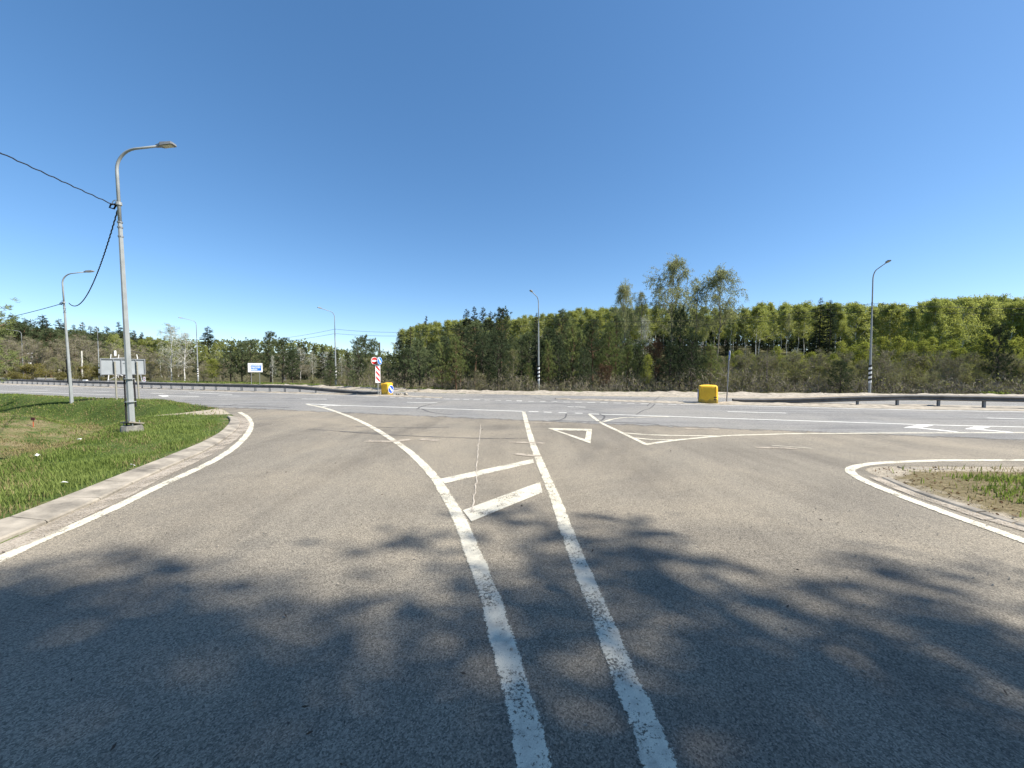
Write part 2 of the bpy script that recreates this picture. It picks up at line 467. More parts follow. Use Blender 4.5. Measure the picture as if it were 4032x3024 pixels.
high_poly = [(p[0], p[1]) for p in near] + far[::-1]

def seg_dist(px, py, line):
    best = np.full(px.shape, 1e9)
    for (ax, ay), (bx, by) in zip(line[:-1], line[1:]):
        dx, dy = bx - ax, by - ay; L = dx*dx + dy*dy + 1e-12
        t = np.clip(((px-ax)*dx + (py-ay)*dy) / L, 0, 1)
        best = np.minimum(best, np.hypot(px - ax - t*dx, py - ay - t*dy))
    return best
def inside(px, py, poly):
    r = np.zeros(px.shape, bool); n = len(poly)
    for i in range(n):
        (ax, ay), (bx, by) = poly[i], poly[(i+1) % n]
        c = ((ay > py) != (by > py))
        with np.errstate(divide='ignore', invalid='ignore'):
            xi = (bx-ax) * (py-ay) / (by-ay + 1e-12) + ax
        r ^= c & (px < xi)
    return r
def smst(a, b, x):
    t = np.clip((x - a) / (b - a), 0, 1); return t*t*(3 - 2*t)

def road_sd(x, y):
    d = np.minimum(seg_dist(x, y, side_poly + side_poly[:1]), seg_dist(x, y, high_poly + high_poly[:1]))
    ins = inside(x, y, side_poly) | inside(x, y, high_poly)
    return np.where(ins, -d, d)
near_line = near[:6] + corner[::-1][0:0]
left_line = kerb_grass + corner + near[5:6]
def hz(x, y, sd=None):
    if sd is None: sd = road_sd(x, y)
    left = smst(-6.5, -7.5, x) * smst(0.2, -0.2, y - (28.9 - 0.385 * (x + 28)) - 1.0)      # grass side of the highway only
    dk = seg_dist(x, y, kerb_grass); dh = seg_dist(x, y, near[:7])
    dd = np.minimum(dk * 0.92, dh * 1.55)
    ditch = -1.25 * smst(2.7, 5.6, dd) + 0.85 * smst(6.6, 10.5, dd)
    z = -0.010 + 0.050 * smst(0.0, 0.45, sd) - 0.07 * smst(-0.05, -0.5, sd) + 0.05 * fnoise(x, y, 0.35) * smst(0.3, 2.0, sd)
    return z + ditch * left * smst(0, 1.5, sd) + rise(x, y)
def rise(x, y):
    """wooded slope behind the highway"""
    x = np.asarray(x, float); y = np.asarray(y, float)
    b = inside(x, y, far + [(400, 3000), (-3000, 3000)])
    return np.where(b, 11.0 * smst(14, 120, seg_dist(x, y, far)) * (1 - 0.75 * smst(-15, -60, x)), 0.0)

# ------------------------------------------------------------------ ground
def axis(parts): return np.unique(np.concatenate([np.arange(a, b, s) for a, b, s in parts]))
ax = axis([(-3000,-400,260),(-400,-140,20),(-140,-46,2.0),(-46,-5,0.28),(-5,6,1.0),(6,16,0.28),(16,60,1.0),(60,140,5),(140,400,20),(400,3001,260)])
ay = axis([(-400,-60,40),(-60,-4,4),(-4,2,1.0),(2,36,0.28),(36,70,0.8),(70,140,3),(140,420,20),(420,3600,260)])
X, Y = np.meshgrid(ax, ay); gx, gy = X.ravel(), Y.ravel()
sd = road_sd(gx, gy)
gz = hz(gx, gy, sd)
nx, ny = len(ax), len(ay)
i, j = np.meshgrid(np.arange(nx - 1), np.arange(ny - 1)); i, j = i.ravel(), j.ravel()
fc = np.stack([j*nx + i, j*nx + i + 1, (j+1)*nx + i + 1, (j+1)*nx + i], 1)
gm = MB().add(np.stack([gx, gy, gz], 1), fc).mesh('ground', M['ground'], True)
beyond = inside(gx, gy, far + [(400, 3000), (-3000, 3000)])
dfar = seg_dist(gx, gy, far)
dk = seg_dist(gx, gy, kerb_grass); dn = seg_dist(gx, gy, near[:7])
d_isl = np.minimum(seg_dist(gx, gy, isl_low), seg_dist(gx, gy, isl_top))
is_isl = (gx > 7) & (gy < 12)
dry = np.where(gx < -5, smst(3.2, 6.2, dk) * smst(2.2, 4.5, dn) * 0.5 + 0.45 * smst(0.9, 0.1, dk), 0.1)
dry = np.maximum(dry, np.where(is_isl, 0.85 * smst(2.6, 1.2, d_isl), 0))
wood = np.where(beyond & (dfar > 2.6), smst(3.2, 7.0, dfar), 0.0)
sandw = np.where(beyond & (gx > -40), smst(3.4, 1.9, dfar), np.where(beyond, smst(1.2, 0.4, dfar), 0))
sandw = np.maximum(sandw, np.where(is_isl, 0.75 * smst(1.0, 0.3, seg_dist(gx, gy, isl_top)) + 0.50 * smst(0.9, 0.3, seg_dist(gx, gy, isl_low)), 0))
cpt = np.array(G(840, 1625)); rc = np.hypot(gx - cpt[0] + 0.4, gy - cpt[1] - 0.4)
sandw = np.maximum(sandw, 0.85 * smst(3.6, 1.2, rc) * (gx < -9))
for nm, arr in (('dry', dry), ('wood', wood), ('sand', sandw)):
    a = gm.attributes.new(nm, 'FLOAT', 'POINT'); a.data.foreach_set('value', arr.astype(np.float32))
tag(link('ground', gm), kind='structure')

def sheet(name, poly, z, mat, parent=None, kind=None, cover=None):
    P = [Vector((p[0], p[1], 0)) for p in poly]
    tri = []
    for t in tessellate_polygon([P]):
        a, b, c = [poly[k] for k in t]
        tri.append(list(t) if (b[0]-a[0])*(c[1]-a[1]) - (b[1]-a[1])*(c[0]-a[0]) > 0 else list(t)[::-1])
    me = MB().add([(p[0], p[1], z) for p in poly], tri).mesh(name, mat)
    if cover is not None:
        a = me.attributes.new('cover', 'FLOAT', 'POINT'); a.data.foreach_set('value', np.array(cover, np.float32))
    o = link(name, me, parent)
    if kind: o['kind'] = kind
    return o

side_road = sheet('side_road', side_poly, 0.0, M['side'], kind='structure')
# highway: the main sheet plus a ragged lip that thins out over the older side-road asphalt
hm = MB()
npts = np.array(near); lip_w = 1.3
lip = npts + np.array([-0.35, -0.93]) * lip_w
core = high_poly
tri = []
P = [Vector((p[0], p[1], 0)) for p in core]
for t in tessellate_polygon([P]):
    a, b, c = [core[k] for k in t]
    tri.append(list(t) if (b[0]-a[0])*(c[1]-a[1]) - (b[1]-a[1])*(c[0]-a[0]) > 0 else list(t)[::-1])
hm.add([(p[0], p[1], 0.004) for p in core], tri)
cover = [1.0] * len(core)
k0 = 6
lv = [(p[0], p[1], 0.004) for p in npts[k0:-1]] + [(p[0], p[1], 0.004) for p in lip[k0:-1]]
n_ = len(npts[k0:-1])
hm.add(lv, [[q + n_, q + n_ + 1, q + 1, q] for q in range(n_ - 1)])
cover += [1.0] * n_ + [0.0] * n_
me = hm.mesh('highway', M['high'])
a = me.attributes.new('cover', 'FLOAT', 'POINT'); a.data.foreach_set('value', np.array(cover, np.float32))
highway = tag(link('highway', me), kind='structure')

# ------------------------------------------------------------------ painted markings: parts of the roads
_zm = [0.008]
def strip(name, px, width, mat='white', parent=None, world=False, taper=None, sm=True, step=None):
    if parent is not None and parent is highway and mat == 'white': mat = 'hwhite'
    p = np.array(px if world else W(px))
    if sm and len(p) > 2: p = smooth_path(p)
    p = resample(p, step or max(0.12, np.linalg.norm(p[-1] - p[0]) / 60)) if len(p) > 2 else np.vstack([p[0] + (p[1]-p[0]) * t for t in np.linspace(0, 1, 6)])
    t = nrm(np.gradient(p, axis=0)); nn = np.stack([-t[:, 1], t[:, 0]], 1)
    z = _zm[0]; _zm[0] += 0.00005
    wd = np.broadcast_to(np.asarray(width if taper is None else np.linspace(width, taper, len(p))), (len(p),))[:, None]
    offs = [0.5, 0.34, -0.34, -0.5]
    v = np.concatenate([np.column_stack([p + nn * wd * k, np.full(len(p), z)]) for k in offs])
    m_ = len(p); q = np.arange(m_ - 1)
    fcs = np.concatenate([np.stack([r*m_ + m_ + q, r*m_ + m_ + q + 1, r*m_ + q + 1, r*m_ + q], 1) for r in range(3)])
    me = MB().add(v, fcs).mesh(name, M[mat])
    a = me.attributes.new('edge', 'FLOAT', 'POINT')
    e = np.concatenate([np.ones(m_), np.zeros(2 * m_), np.ones(m_)]); e *= 0.8
    a.data.foreach_set('value', e.astype(np.float32))
    return link(name, me, parent or side_road)

def patch(name, px, mat='white', parent=None):
    if parent is not None and parent is highway and mat == 'white': mat = 'hwhite'
    z = _zm[0]; _zm[0] += 0.00005
    return sheet(name, W(px), z, M[mat], parent or side_road)

c5 = lambda pts: [(1600 + x * 0.6774, 1900 + y * 0.6774) for x, y in pts]
gore_left = [(1207,1592),(1275,1606),(1369.5,1638),(1451,1675),(1532,1723),(1600,1770),(1661,1825),(1712,1882)] + \
    c5([(245,100),(300,200),(345,300),(383,400),(423,500),(463,600),(497,700),(525,800),(555,900),(583,1000),(609,1100),(636,1200),(665,1300),(693,1400),(718,1500),(750,1659),(775,1820)])
gore_right = [(2062,1621),(2075,1672),(2095,1740),(2122,1811),(2149,1875)] + \
    c5([(868,100),(903,200),(940,300),(978,400),(1018,500),(1058,600),(1100,700),(1142,800),(1178,900),(1216,1000),(1254,1100),(1296,1200),(1340,1300),(1383,1400),(1420,1500),(1475,1659),(1530,1820)])
strip('edge_line', gore_left, 0.24, 'white', step=0.15)
strip('edge_line', gore_right, 0.235, 'white', step=0.15)
patch('hatch_bar', [(1736,1886),(2098,1808),(2103,1823),(1751,1905)], 'worn')
patch('hatch_bar', [(1822,2011),(2126,1899),(2136,1940),(1856,2055)], 'worn')
strip('edge_line', [(-500,2470),(0,2204),(149,2132),(298,2069),(448,2002),(597,1929),(746,1861),(845,1813),(920,1764),(967,1719),(987,1684),(985,1659),(970,1639),(940,1622)], 0.24)
strip('edge_line', [(4500,1813),(4032,1813),(3719,1814),(3565,1819),(3463,1824),(3402,1831),(3361,1841),(3347,1851),(3353,1864),(3391,1887),(3463,1920),(3565,1961),(3668,1999),(3770,2037),(3872,2073),(3975,2110),(4032,2131),(4600,2340)], 0.23)
# give-way triangle
tri_o = W([(2156,1686),(2331,1690),(2325,1747)]); tri_i = W([(2190,1694.5),(2310,1697),(2303,1730)])
zt = _zm[0]; _zm[0] += 0.00005
MB().add([(p[0], p[1], zt) for p in tri_o + tri_i], [[0,3,4,1],[1,4,5,2],[2,5,3,0]]).build('give_way_triangle', M['white'], side_road)
# right gore
strip('edge_line', [(2320,1631),(2367,1665),(2450,1705),(2545,1751)], 0.19)
strip('edge_line', [(2540,1752),(2660,1734),(2850,1717),(3000,1712),(3126,1708.5),(3376,1706.5),(3676,1705),(4032,1704),(4400,1704)], 0.20)
strip('gore_line', [(2375,1661),(2435,1647),(2525,1643),(2640,1641)], 0.20)
strip('gore_line', [(2450,1705),(2565,1713),(2700,1716),(2840,1718)], 0.20)
strip('gore_line', [(2500,1725),(2565,1731),(2655,1733)], 0.18)
for q in ([(3556,1685),(3618,1673),(3676,1675),(3616,1686.5)], [(3798,1690),(3838,1680),(3903,1681),(3853,1692)], [(4058,1696),(4092,1687),(4160,1688),(4112,1698)]):
    patch('chevron_bar', q, 'white', highway)
for q in ([(3608,1685),(3690,1693),(3780,1703)], [(3846,1691),(3920,1697),(3990,1704)]):
    strip('chevron_bar', q, 0.26, 'white', highway, sm=False)
# highway lines
strip('gore_line', [(1262,1594),(1345,1597)], 0.18, 'white', highway)
strip('gore_line', [(1268,1602),(1300,1597.5),(1345,1596.5)], 0.18, 'white', highway)
strip('edge_line', [(1205,1590.5),(1345,1596.5),(1700,1608),(2060,1620)], 0.17, 'white', highway, sm=False)
for x0, x1, y in ((2082,2120,1621.5),(2142,2172,1623.5),(2199,2231,1625.5),(2263,2294,1627.5)):
    strip('dash', [(x0, y - 0.4), (x1, y + 0.4)], 0.20, 'white', highway)
strip('edge_line', [(2318,1630),(2600,1638.5),(2665,1641),(2926,1650),(3106,1655.5),(3676,1674),(4032,1682),(4300,1690)], 0.17, 'white', highway, sm=False)
for a_, b_2 in (((1187,1570.5),(1287,1572)),((1602,1584),(1725,1587)),((2235,1602),(2305,1603.5)),((2865,1621),(3095,1627)),((3886,1646.5),(4100,1652)),
                ((365,1540),(430,1541.5)),((270,1531),(330,1531.5)),((595,1549),(645,1550)),((745,1546.5),(915,1553.5)),((860,1558.5),(945,1560)),((75,1535.5),(190,1537)),((175,1531.5),(220,1532))):
    strip('lane_dash', [a_, b_2], 0.20, 'white', highway)
strip('turn_arrow', [(635,1558.5),(785,1561.5)], 0.26, 'white', highway)
patch('turn_arrow', [(622,1556.5),(660,1556.4),(664,1561),(640,1562)], 'white', highway)
strip('edge_line', [(-300,1527),(65,1542.5),(270,1550),(450,1555.5)], 0.18, 'white', highway, sm=False)
strip('edge_line', [(-300,1507),(100,1519),(550,1532),(1000,1547.5),(1106,1550),(1360,1557),(1490,1562.5)], 0.18, 'white', highway, sm=False)
zx = [(1070,1110,170),(1140,1180,173),(1207,1248,176),(1275,1318,178),(1345,1392,180),(1420,1465,181.5),(1495,1542,183),(1570,1620,185),(1650,1695,187),(1728,1780,189),(1815,1860,191),(1900,1945,193),(1985,2030,195),(2070,2110,197)]
zx = [(1000 + a_/2, 1000 + b_2/2, 1480 + y/2) for a_, b_2, y in zx]
zy = [(70,110,198.5),(160,205,201),(252,297,203),(340,388,204.5),(437,487,206.5),(527,580,208.5),(625,687,210.5),(725,787,212.5),(830,892,215),(937,998,217.5),(1045,1110,220),(1153,1220,222.5),(1260,1328,225)]
zx += [(2000 + a_/2, 2000 + b_2/2, 1480 + y/2) for a_, b_2, y in zy]
for x0, x1, y in zx:
    strip('dash', [(x0, y - 0.25), (x1, y + 0.25)], 0.20, 'white', highway)
strip('edge_line', [(2680,1593.5),(2850,1597),(3106,1602),(3326,1609),(3676,1616.5),(4032,1622.5),(4400,1630)], 0.20, 'white', highway, sm=False)
for a_, b_2 in (((1690,1551),(1900,1557)),((2080,1561.5),(2215,1564)),((2612,1571),(2760,1574.5)),((2926,1577),(3120,1581)),((3480,1581),(4032,1588))):
    strip('lane_dash', [a_, b_2], 0.18, 'worn', highway)
strip('edge_line', [(1300,1531.5),(1550,1543),(1800,1551),(2106,1557),(2350,1561.2),(2750,1567.2),(3106,1571.5),(3600,1577)], 0.16, 'worn', highway, sm=False)
strip('thin_mark', [(3038,1755),(3120,1761),(3206,1767)], 0.07, 'worn')
# old cracks and tyre streaks
rr = np.random.default_rng(3)
ck = [(1893,1672),(1891,1700),(1886,1740),(1882,1775),(1880,1800),(1876,1840),(1880,1880),(1874,1920),(1866,1960),(1862,2000),(1854,2040)]
ckw = resample(np.array(W(ck)), 0.12); ckw[:, 0] += rr.normal(0, 0.012, len(ckw))
strip('crack', ckw, 0.03, 'chalk', world=True, sm=False)
for q, wd in (([(1640,1612),(1665,1600),(1720,1588),(1760,1582)], 0.22), ([(1660,1610),(1690,1622),(1740,1630),(1790,1633)], 0.22), ([(2505,1634),(2530,1618),(2560,1608),(2580,1590)], 0.12),
              ([(700,1592),(860,1597),(1000,1600),(1140,1606)], 0.28), ([(880,1600),(960,1590),(1090,1588),(1190,1587)], 0.25), ([(1400,1680),(1600,1685),(1780,1682)], 0.12), ([(1340,1700),(1600,1716),(1900,1727),(2080,1726)], 0.12), ([(1210,1690),(1330,1698),(1520,1706)], 0.10),
              ([(2160,1655),(2280,1660),(2350,1662),(2500,1667),(2600,1672)], 0.25), ([(2360,1630),(2380,1640),(2370,1655),(2340,1664)], 0.16), ([(2230,1630),(2225,1645),(2200,1656),(2160,1662)], 0.14), ([(2600,1560),(2560,1588),(2548,1600)], 0.1),
              ([(3730,1640),(3830,1650),(3900,1656)], 0.14), ([(2000,1540),(2250,1600),(2400,1630)], 0.10)):
    strip('tyre_streak', q, wd * 0.7, 'rubber', side_road)
for k in range(7):
    px, py = rr.uniform(1250, 3300), rr.uniform(1660, 1800)
    L = rr.uniform(60, 190)
    strip('dust_streak', [(px, py), (px + L * .5, py + rr.normal(2, 2)), (px + L, py + rr.normal(4, 4))], rr.uniform(0.15, 0.4), 'dust')
strip('dust_band', [(p[0] + 0.22, p[1] - 0.04) for p in kerb_road[1:]], 0.42, 'dust', world=True)
strip('dust_band', [(p[0] - 0.14, p[1]) for p in isl_low[2:]], 0.25, 'dust', world=True)

# ------------------------------------------------------------------ sandy medians and far verge heaps
def bumpy_strip(name, edge_a, edge_b, z0, amp, mat, n=120, mcols=7, seed=0, kind='structure'):
    A = np.array(edge_a); B = np.array(edge_b)
    def rs(p):
        s = np.concatenate([[0], np.cumsum(np.linalg.norm(np.diff(p, axis=0), axis=1))])
        t = np.linspace(0, s[-1], n); return np.stack([np.interp(t, s, p[:, k]) for k in (0, 1)], 1)
    A, B = rs(A), rs(B)
    t = np.linspace(0, 1, mcols)
    Pp = A[:, None] * (1 - t)[None, :, None] + B[:, None] * t[None, :, None]
    r = np.random.default_rng(seed)
    h = z0 + amp * np.sin(t * math.pi)[None] * (0.5 + 0.5 * np.abs(fnoise(Pp[..., 0], Pp[..., 1], 1.1)) + r.uniform(0, 0.35, Pp.shape[:2]))
    v = np.concatenate([Pp, h[..., None]], -1).reshape(-1, 3)
    q, k = np.meshgrid(np.arange(n - 1), np.arange(mcols - 1)); q, k = q.ravel(), k.ravel()
    f = np.stack([q*mcols + k, (q+1)*mcols + k, (q+1)*mcols + k + 1, q*mcols + k + 1], 1)
    o = MB().add(v, f).build(name, mat, smooth=True)
    o['kind'] = kind
    return o
med_l_n = W([(-300,1504),(100,1517.5),(550,1530.5),(1000,1545.5),(1106,1548.5),(1360,1555.5),(1500,1560.5),(1742,1568)])
med_l_f = W([(-300,1500),(100,1513),(550,1526),(1000,1541.5),(1106,1544),(1360,1550),(1500,1554),(1740,1566)])
bumpy_strip('median_strip', med_l_n, med_l_f, 0.012, 0.07, M['sand'], 220, 7, 1)
med_r_n = W([(2190,1572.5),(2320,1577),(2700,1590.5),(2850,1594),(3106,1599),(3326,1606),(3676,1613),(4032,1619),(4400,1626)])
med_r_f = W([(2185,1571),(2320,1574.5),(2610,1580.5),(2750,1585),(2950,1586.5),(3316,1589.5),(3776,1596),(4032,1601),(4400,1608)])
bumpy_strip('median_strip', med_r_n, med_r_f, 0.012, 0.07, M['sand'], 160, 7, 2)
ver_a = W([(1120,1522),(1270,1527.5),(1550,1539),(1800,1547),(2106,1552.5),(2350,1556.5),(2750,1562),(3106,1567),(3500,1570),(4032,1575),(4500,1580)])
ver_b = W([(1120,1518),(1270,1523),(1550,1533),(1800,1541.5),(2106,1545),(2350,1546.5),(2750,1549),(3106,1551.5),(3500,1553),(4032,1556),(4500,1559)])
bumpy_strip('verge', ver_a, ver_b, 0.03, 0.16, M['sand'], 260, 9, 3)

# ------------------------------------------------------------------ kerbs: every stone a part
def kerb(name, inner, outer, mat, length, h_in, h_out, seed):
    root = tag(link(name, None), kind='structure')
    A = resample(smooth_path(np.array(outer)), length); S = np.array(smooth_path(np.array(inner), 20))
    r = random.Random(seed)
    pair = [S[np.argmin(np.hypot(S[:, 0] - p[0], S[:, 1] - p[1]))] for p in A]
    for k in range(len(A) - 1):
        a0, a1, b0, b1 = A[k], A[k+1], pair[k], pair[k+1]
        g = 0.005 + r.random() * 0.012
        d1, d2 = nrm(a1 - a0) * g, nrm(b1 - b0) * g
        a0, a1, b0, b1 = a0 + d1, a1 - d1, b0 + d2, b1 - d2
        j = [r.uniform(-0.006, 0.006) for _ in range(4)]
        zi, zo = h_in, h_out
        e = 0.03
        ins = lambda p, q, s_: p + nrm(q - p) * s_
        top = [ins(a0, b0, e), ins(a1, b1, e), ins(b1, a1, e), ins(b0, a0, e)]
        v = [(*a0, -0.05), (*a1, -0.05), (*b1, -0.05), (*b0, -0.05), (*a0, zo + j[0] - 0.02), (*a1, zo + j[1] - 0.02), (*b1, zi + j[2] - 0.02), (*b0, zi + j[3] - 0.02),
             (*top[0], zo + j[0]), (*top[1], zo + j[1]), (*top[2], zi + j[2]), (*top[3], zi + j[3])]
        f = [[0,1,5,4],[1,2,6,5],[2,3,7,6],[3,0,4,7],[4,5,9,8],[5,6,10,9],[6,7,11,10],[7,4,8,11],[8,9,10,11]]
        MB().add(v, f).build('kerb_stone', mat, root)
    return root
kerb('kerb', kerb_grass[1:], kerb_road[1:], M['kerb'], 1.0, 0.11, 0.05, 2)
off = [(p[0] + 0.17, p[1] + 0.03) for p in isl_low[2:]]
kerb('kerb', off, isl_low[2:], M['kerb'], 1.0, 0.03, 0.018, 4)
far_k = W([(3560,1852),(3700,1860),(3900,1868),(4032,1874)])
kerb('kerb', [(p[0], p[1] + 0.25) for p in far_k], far_k, M['kerb'], 1.0, 0.035, 0.03, 5)

# ------------------------------------------------------------------ guardrails
wp = np.array([(0.0,-0.155),(0.025,-0.15),(0.075,-0.105),(0.075,-0.06),(0.02,-0.02),(0.02,0.02),(0.075,0.06),(0.075,0.105),(0.025,0.15),(0.0,0.155)])
def beam(path, zc, side):
    """W-profile swept along a path; side=-1 bulges to the right of the walking direction"""
    t = nrm(np.gradient(path, axis=0)); nn = np.stack([t[:, 1], -t[:, 0]], 1) * side
    k = len(wp); rows = []
    for th in (0.0, -0.008):
        for (o_, h_) in wp:
            rows.append(np.column_stack([path + nn * (o_ + th), zc + h_]))
    v = np.concatenate(rows); n = len(path); q = np.arange(n - 1)
    f = []
    order = list(range(k)) + list(range(2*k - 1, k - 1, -1))
    for a_, b_2 in zip(order, order[1:] + order[:1]):
        f.append(np.stack([a_*n + q, a_*n + q + 1, b_2*n + q + 1, b_2*n + q], 1))
    return MB().add(v, np.concatenate(f))
def guardrail(label, pts, ramp_fn, spacing, posts_skip, double=True):
    p = np.array(pts)
    t0 = thing('guardrail', (p[-1][0], p[-1][1], 0), label, 'guardrail')
    p = p - p[-1]
    path = resample(smooth_path(p, 8), 0.5); path = np.vstack([path, p[-1]])
    s = np.concatenate([[0], np.cumsum(np.linalg.norm(np.diff(path, axis=0), axis=1))]); s = s[-1] - s      # distance from the end
    zc = ramp_fn(s)
    t = nrm(np.gradient(path, axis=0)); nn = np.stack([t[:, 1], -t[:, 0]], 1)
    beam(path + nn * 0.10, zc, 1).build('rail', M['rail'], t0)
    if double: beam(path - nn * 0.10, zc, -1).build('rail', M['rail'], t0)
    pm = MB().box((0, -0.06, 0), (0.10, 0.012, 1)).box((0, 0.06, 0), (0.10, 0.012, 1)).box((0.0, 0, 0), (0.012, 0.115, 1)).mesh('post', M['zinc_dull'])
    d = posts_skip
    while d < s[0]:
        k = int(np.argmin(np.abs(s - d))); top = zc[k] + 0.10
        o = link('post', pm, t0, (path[k][0], path[k][1], (top - 0.12) / 2)); o.scale = (1, 1, top + 0.12)
        o.rotation_euler = (0, 0, math.atan2(t[k][1], t[k][0]))
        d += spacing
    return t0
lg = W([(-300,1498),(160,1515.5),(317,1521.5),(435,1525.5),(567,1530),(675,1533.5),(835,1538.5),(1012,1543.5),(1110,1546),(1215,1549),(1300,1551),(1400,1554),(1490,1556.5)])
guardrail('long weathered steel guardrail along the median left of the striped signpost', lg, lambda s: 0.60 - 0.45 * smst(12.0, 0.3, s), 2.0, 7.0)
rg = W([(4600,1627),(4300,1619),(3956,1611),(3782,1607),(3615,1603),(3461,1600.5),(3315,1597),(3100,1592),(2960,1589),(2885,1587.5)])
guardrail('grey steel guardrail rising from the median right of the thin leaning signpost', rg, lambda s: 0.58 - 0.43 * smst(10.5, 0.3, s), 2.0, 6.8)

# ------------------------------------------------------------------ street lamps
def lamp(name, loc, label, group, H, arm_dir, arm_len, r0, r1, lean=0.0, sides=6, footing=True, stripes=False, conduits=0, clamp_z=None, lamp_scale=1.0):
    t0 = thing(name, loc, label, 'street lamp', group)
    t0.rotation_euler = (0, -lean, 0)
    a = np.array([math.cos(arm_dir), math.sin(arm_dir), 0.0])
    zt = H - 0.75
    zb = 0.42 if footing else 0.0
    joint = H * 0.74
    MB().tube([(0,0,zb-0.3 if not footing else zb), (0,0,joint)], [r0, r1], 8 if sides == 8 else sides, phase=0.4).build('pole', M['zinc'], t0)
    pts = [(0,0,joint - 0.25), (0,0,zt - 0.1)]
    for k in np.linspace(0, 1, 9):
        th = k * math.radians(80); R = 0.72
        pts.append(tuple(a * R * (1 - math.cos(th)) + np.array([0, 0, zt + R * math.sin(th)])))
    e = np.array(pts[-1]); dr = nrm(a * math.cos(math.radians(7)) + np.array([0, 0, math.sin(math.radians(7))]))
    rest = max(0.2, arm_len - 0.62)
    pts.append(tuple(e + dr * rest))
    MB().tube(pts, np.linspace(r1 * 0.82, r1 * 0.6, len(pts)), 8).build('arm', M['zinc'], t0, smooth=True)
    # luminaire
    e2 = e + dr * rest; side = np.array([-a[1], a[0], 0]); L = 0.62 * lamp_scale; up = np.cross(dr, side) * -1
    if up[2] < 0: up = -up
    ring = []
    for (s_, hw, th_) in ((-0.05, 0.035, 0.05), (0.10, 0.06, 0.07), (0.18, 0.13, 0.085), (0.60, 0.135, 0.06), (0.66, 0.11, 0.03)):
        c = e2 + dr * s_ * lamp_scale
        ring.append([c + side*hw*lamp_scale - up*0.03, c - side*hw*lamp_scale - up*0.03, c - side*hw*0.8*lamp_scale + up*th_, c + side*hw*0.8*lamp_scale + up*th_])
    v = np.array(ring).reshape(-1, 3); f = []
    for k in range(4):
        for q in range(4):
            f.append([k*4 + q, k*4 + (q+1) % 4, (k+1)*4 + (q+1) % 4, (k+1)*4 + q])
    mb = MB().add(v, f); mb.f.append(np.array([[3,2,1,0],[16,17,18,19]])); mb.m.append(0)
    hd = mb.build('lamp_head', M['lampgrey'], t0)
    c0, c1 = e2 + dr*0.24*lamp_scale - up*0.036, e2 + dr*0.58*lamp_scale - up*0.036
    gq = [c0 + side*0.1*lamp_scale, c0 - side*0.1*lamp_scale, c1 - side*0.1*lamp_scale, c1 + side*0.1*lamp_scale]
    MB().add([*gq, *[g - up*0.012 for g in gq]], [[0,1,2,3],[7,6,5,4],[0,4,5,1],[1,5,6,2],[2,6,7,3],[3,7,4,0]]).build('lamp_glass', M['glass'], hd)
    for zz in (joint - 0.15, joint + 0.02, joint - 0.45):
        MB().tube([(0,0,zz), (0,0,zz + 0.05)], [r1 * 1.25] * 2, 8).build('collar', M['zinc_dull'], t0)
    if footing:
        rgn = random.Random(4); ringn = 10; vv = []
        for zz, rr_ in ((-0.25, 0.30), (0.15, 0.29), (0.33, 0.27)):
            for k in range(ringn):
                an = k * 2 * math.pi / ringn; q = rr_ * rgn.uniform(0.93, 1.05)
                vv.append((q * math.cos(an), q * math.sin(an), zz + rgn.uniform(-0.012, 0.012)))
        ff = [[l*ringn + k, l*ringn + (k+1) % ringn, (l+1)*ringn + (k+1) % ringn, (l+1)*ringn + k] for l in range(2) for k in range(ringn)]
        mb = MB().add(vv, ff); mb.f.append(np.array([list(range(2*ringn, 3*ringn))])); mb.m.append(0)
        ft = mb.build('footing', M['concrete'], t0)
        MB().tube([(0.02,0,0.385), (0.02,0.01,0.425)], [0.30, 0.31], 4, phase=0.5).build('flange', M['kerb'], t0)
        for k in range(4):
            an = 0.9 + k * math.pi / 2
            MB().tube([(0.19*math.cos(an), 0.19*math.sin(an), 0.32), (0.19*math.cos(an), 0.19*math.sin(an), 0.48)], [0.016]*2, 5).build('bolt', M['zinc_dull'], t0)
    if stripes:
        for k in range(4):
            zz = 0.95 + k * 0.40; q = []
            wv, ww = [], []
            for hh, mt in ((0, 'whitepaint'), (0.2, 'blackpaint')):
                vv = []; rr_ = r0 * 0.98 + 0.004
                for k2 in range(13):
                    an = k2 * 2 * math.pi / 12
                    for dz in (0, 0.2): vv.append((rr_ * math.cos(an), rr_ * math.sin(an), zz + hh + dz + 0.2 * k2 / 12 * 1.0))
                ff = [[2*k2, 2*k2 + 2, 2*k2 + 3, 2*k2 + 1] for k2 in range(12)]
                MB().add(vv, ff).build('stripe_band', M[mt], t0)
    for k in range(conduits):
        sx = (-1, 1)[k]
        top = 2.05; bot = (0.3, 0.95)[k]
        off_ = np.array([0.72, 0.70, 0]) * sx * (r0 + 0.02)
        MB().tube([off_ * 1.05 + (0,0,bot), off_ * 0.96 + (0,0,top)], [0.024]*2, 6).build('conduit', M['black'], t0)
    if conduits:
        for zz in (1.12, 1.9):
            MB().tube([(0,0,zz), (0,0,zz + 0.025)], [r0 + 0.055]*2, 10).build('strap', M['zinc'], t0)
    if clamp_z:
        cl = MB().tube([(0,0,clamp_z - 0.04), (0,0,clamp_z + 0.06)], [r1 * 1.3 + 0.005]*2, 8).build('clamp', M['zinc'], t0)
        MB().tube([(-0.05,0,clamp_z), (-0.22,-0.05,clamp_z - 0.03), (-0.30,-0.02,clamp_z - 0.12), (-0.2,0.03,clamp_z - 0.14), (-0.08,0,clamp_z - 0.02)], [0.028]*5, 5).build('cable_hook', M['black'], cl)
        hp = [(-0.13 + 0.11*math.cos(q), 0.02, clamp_z + 0.03 + 0.11*math.sin(q)) for q in np.linspace(0, math.pi, 8)]
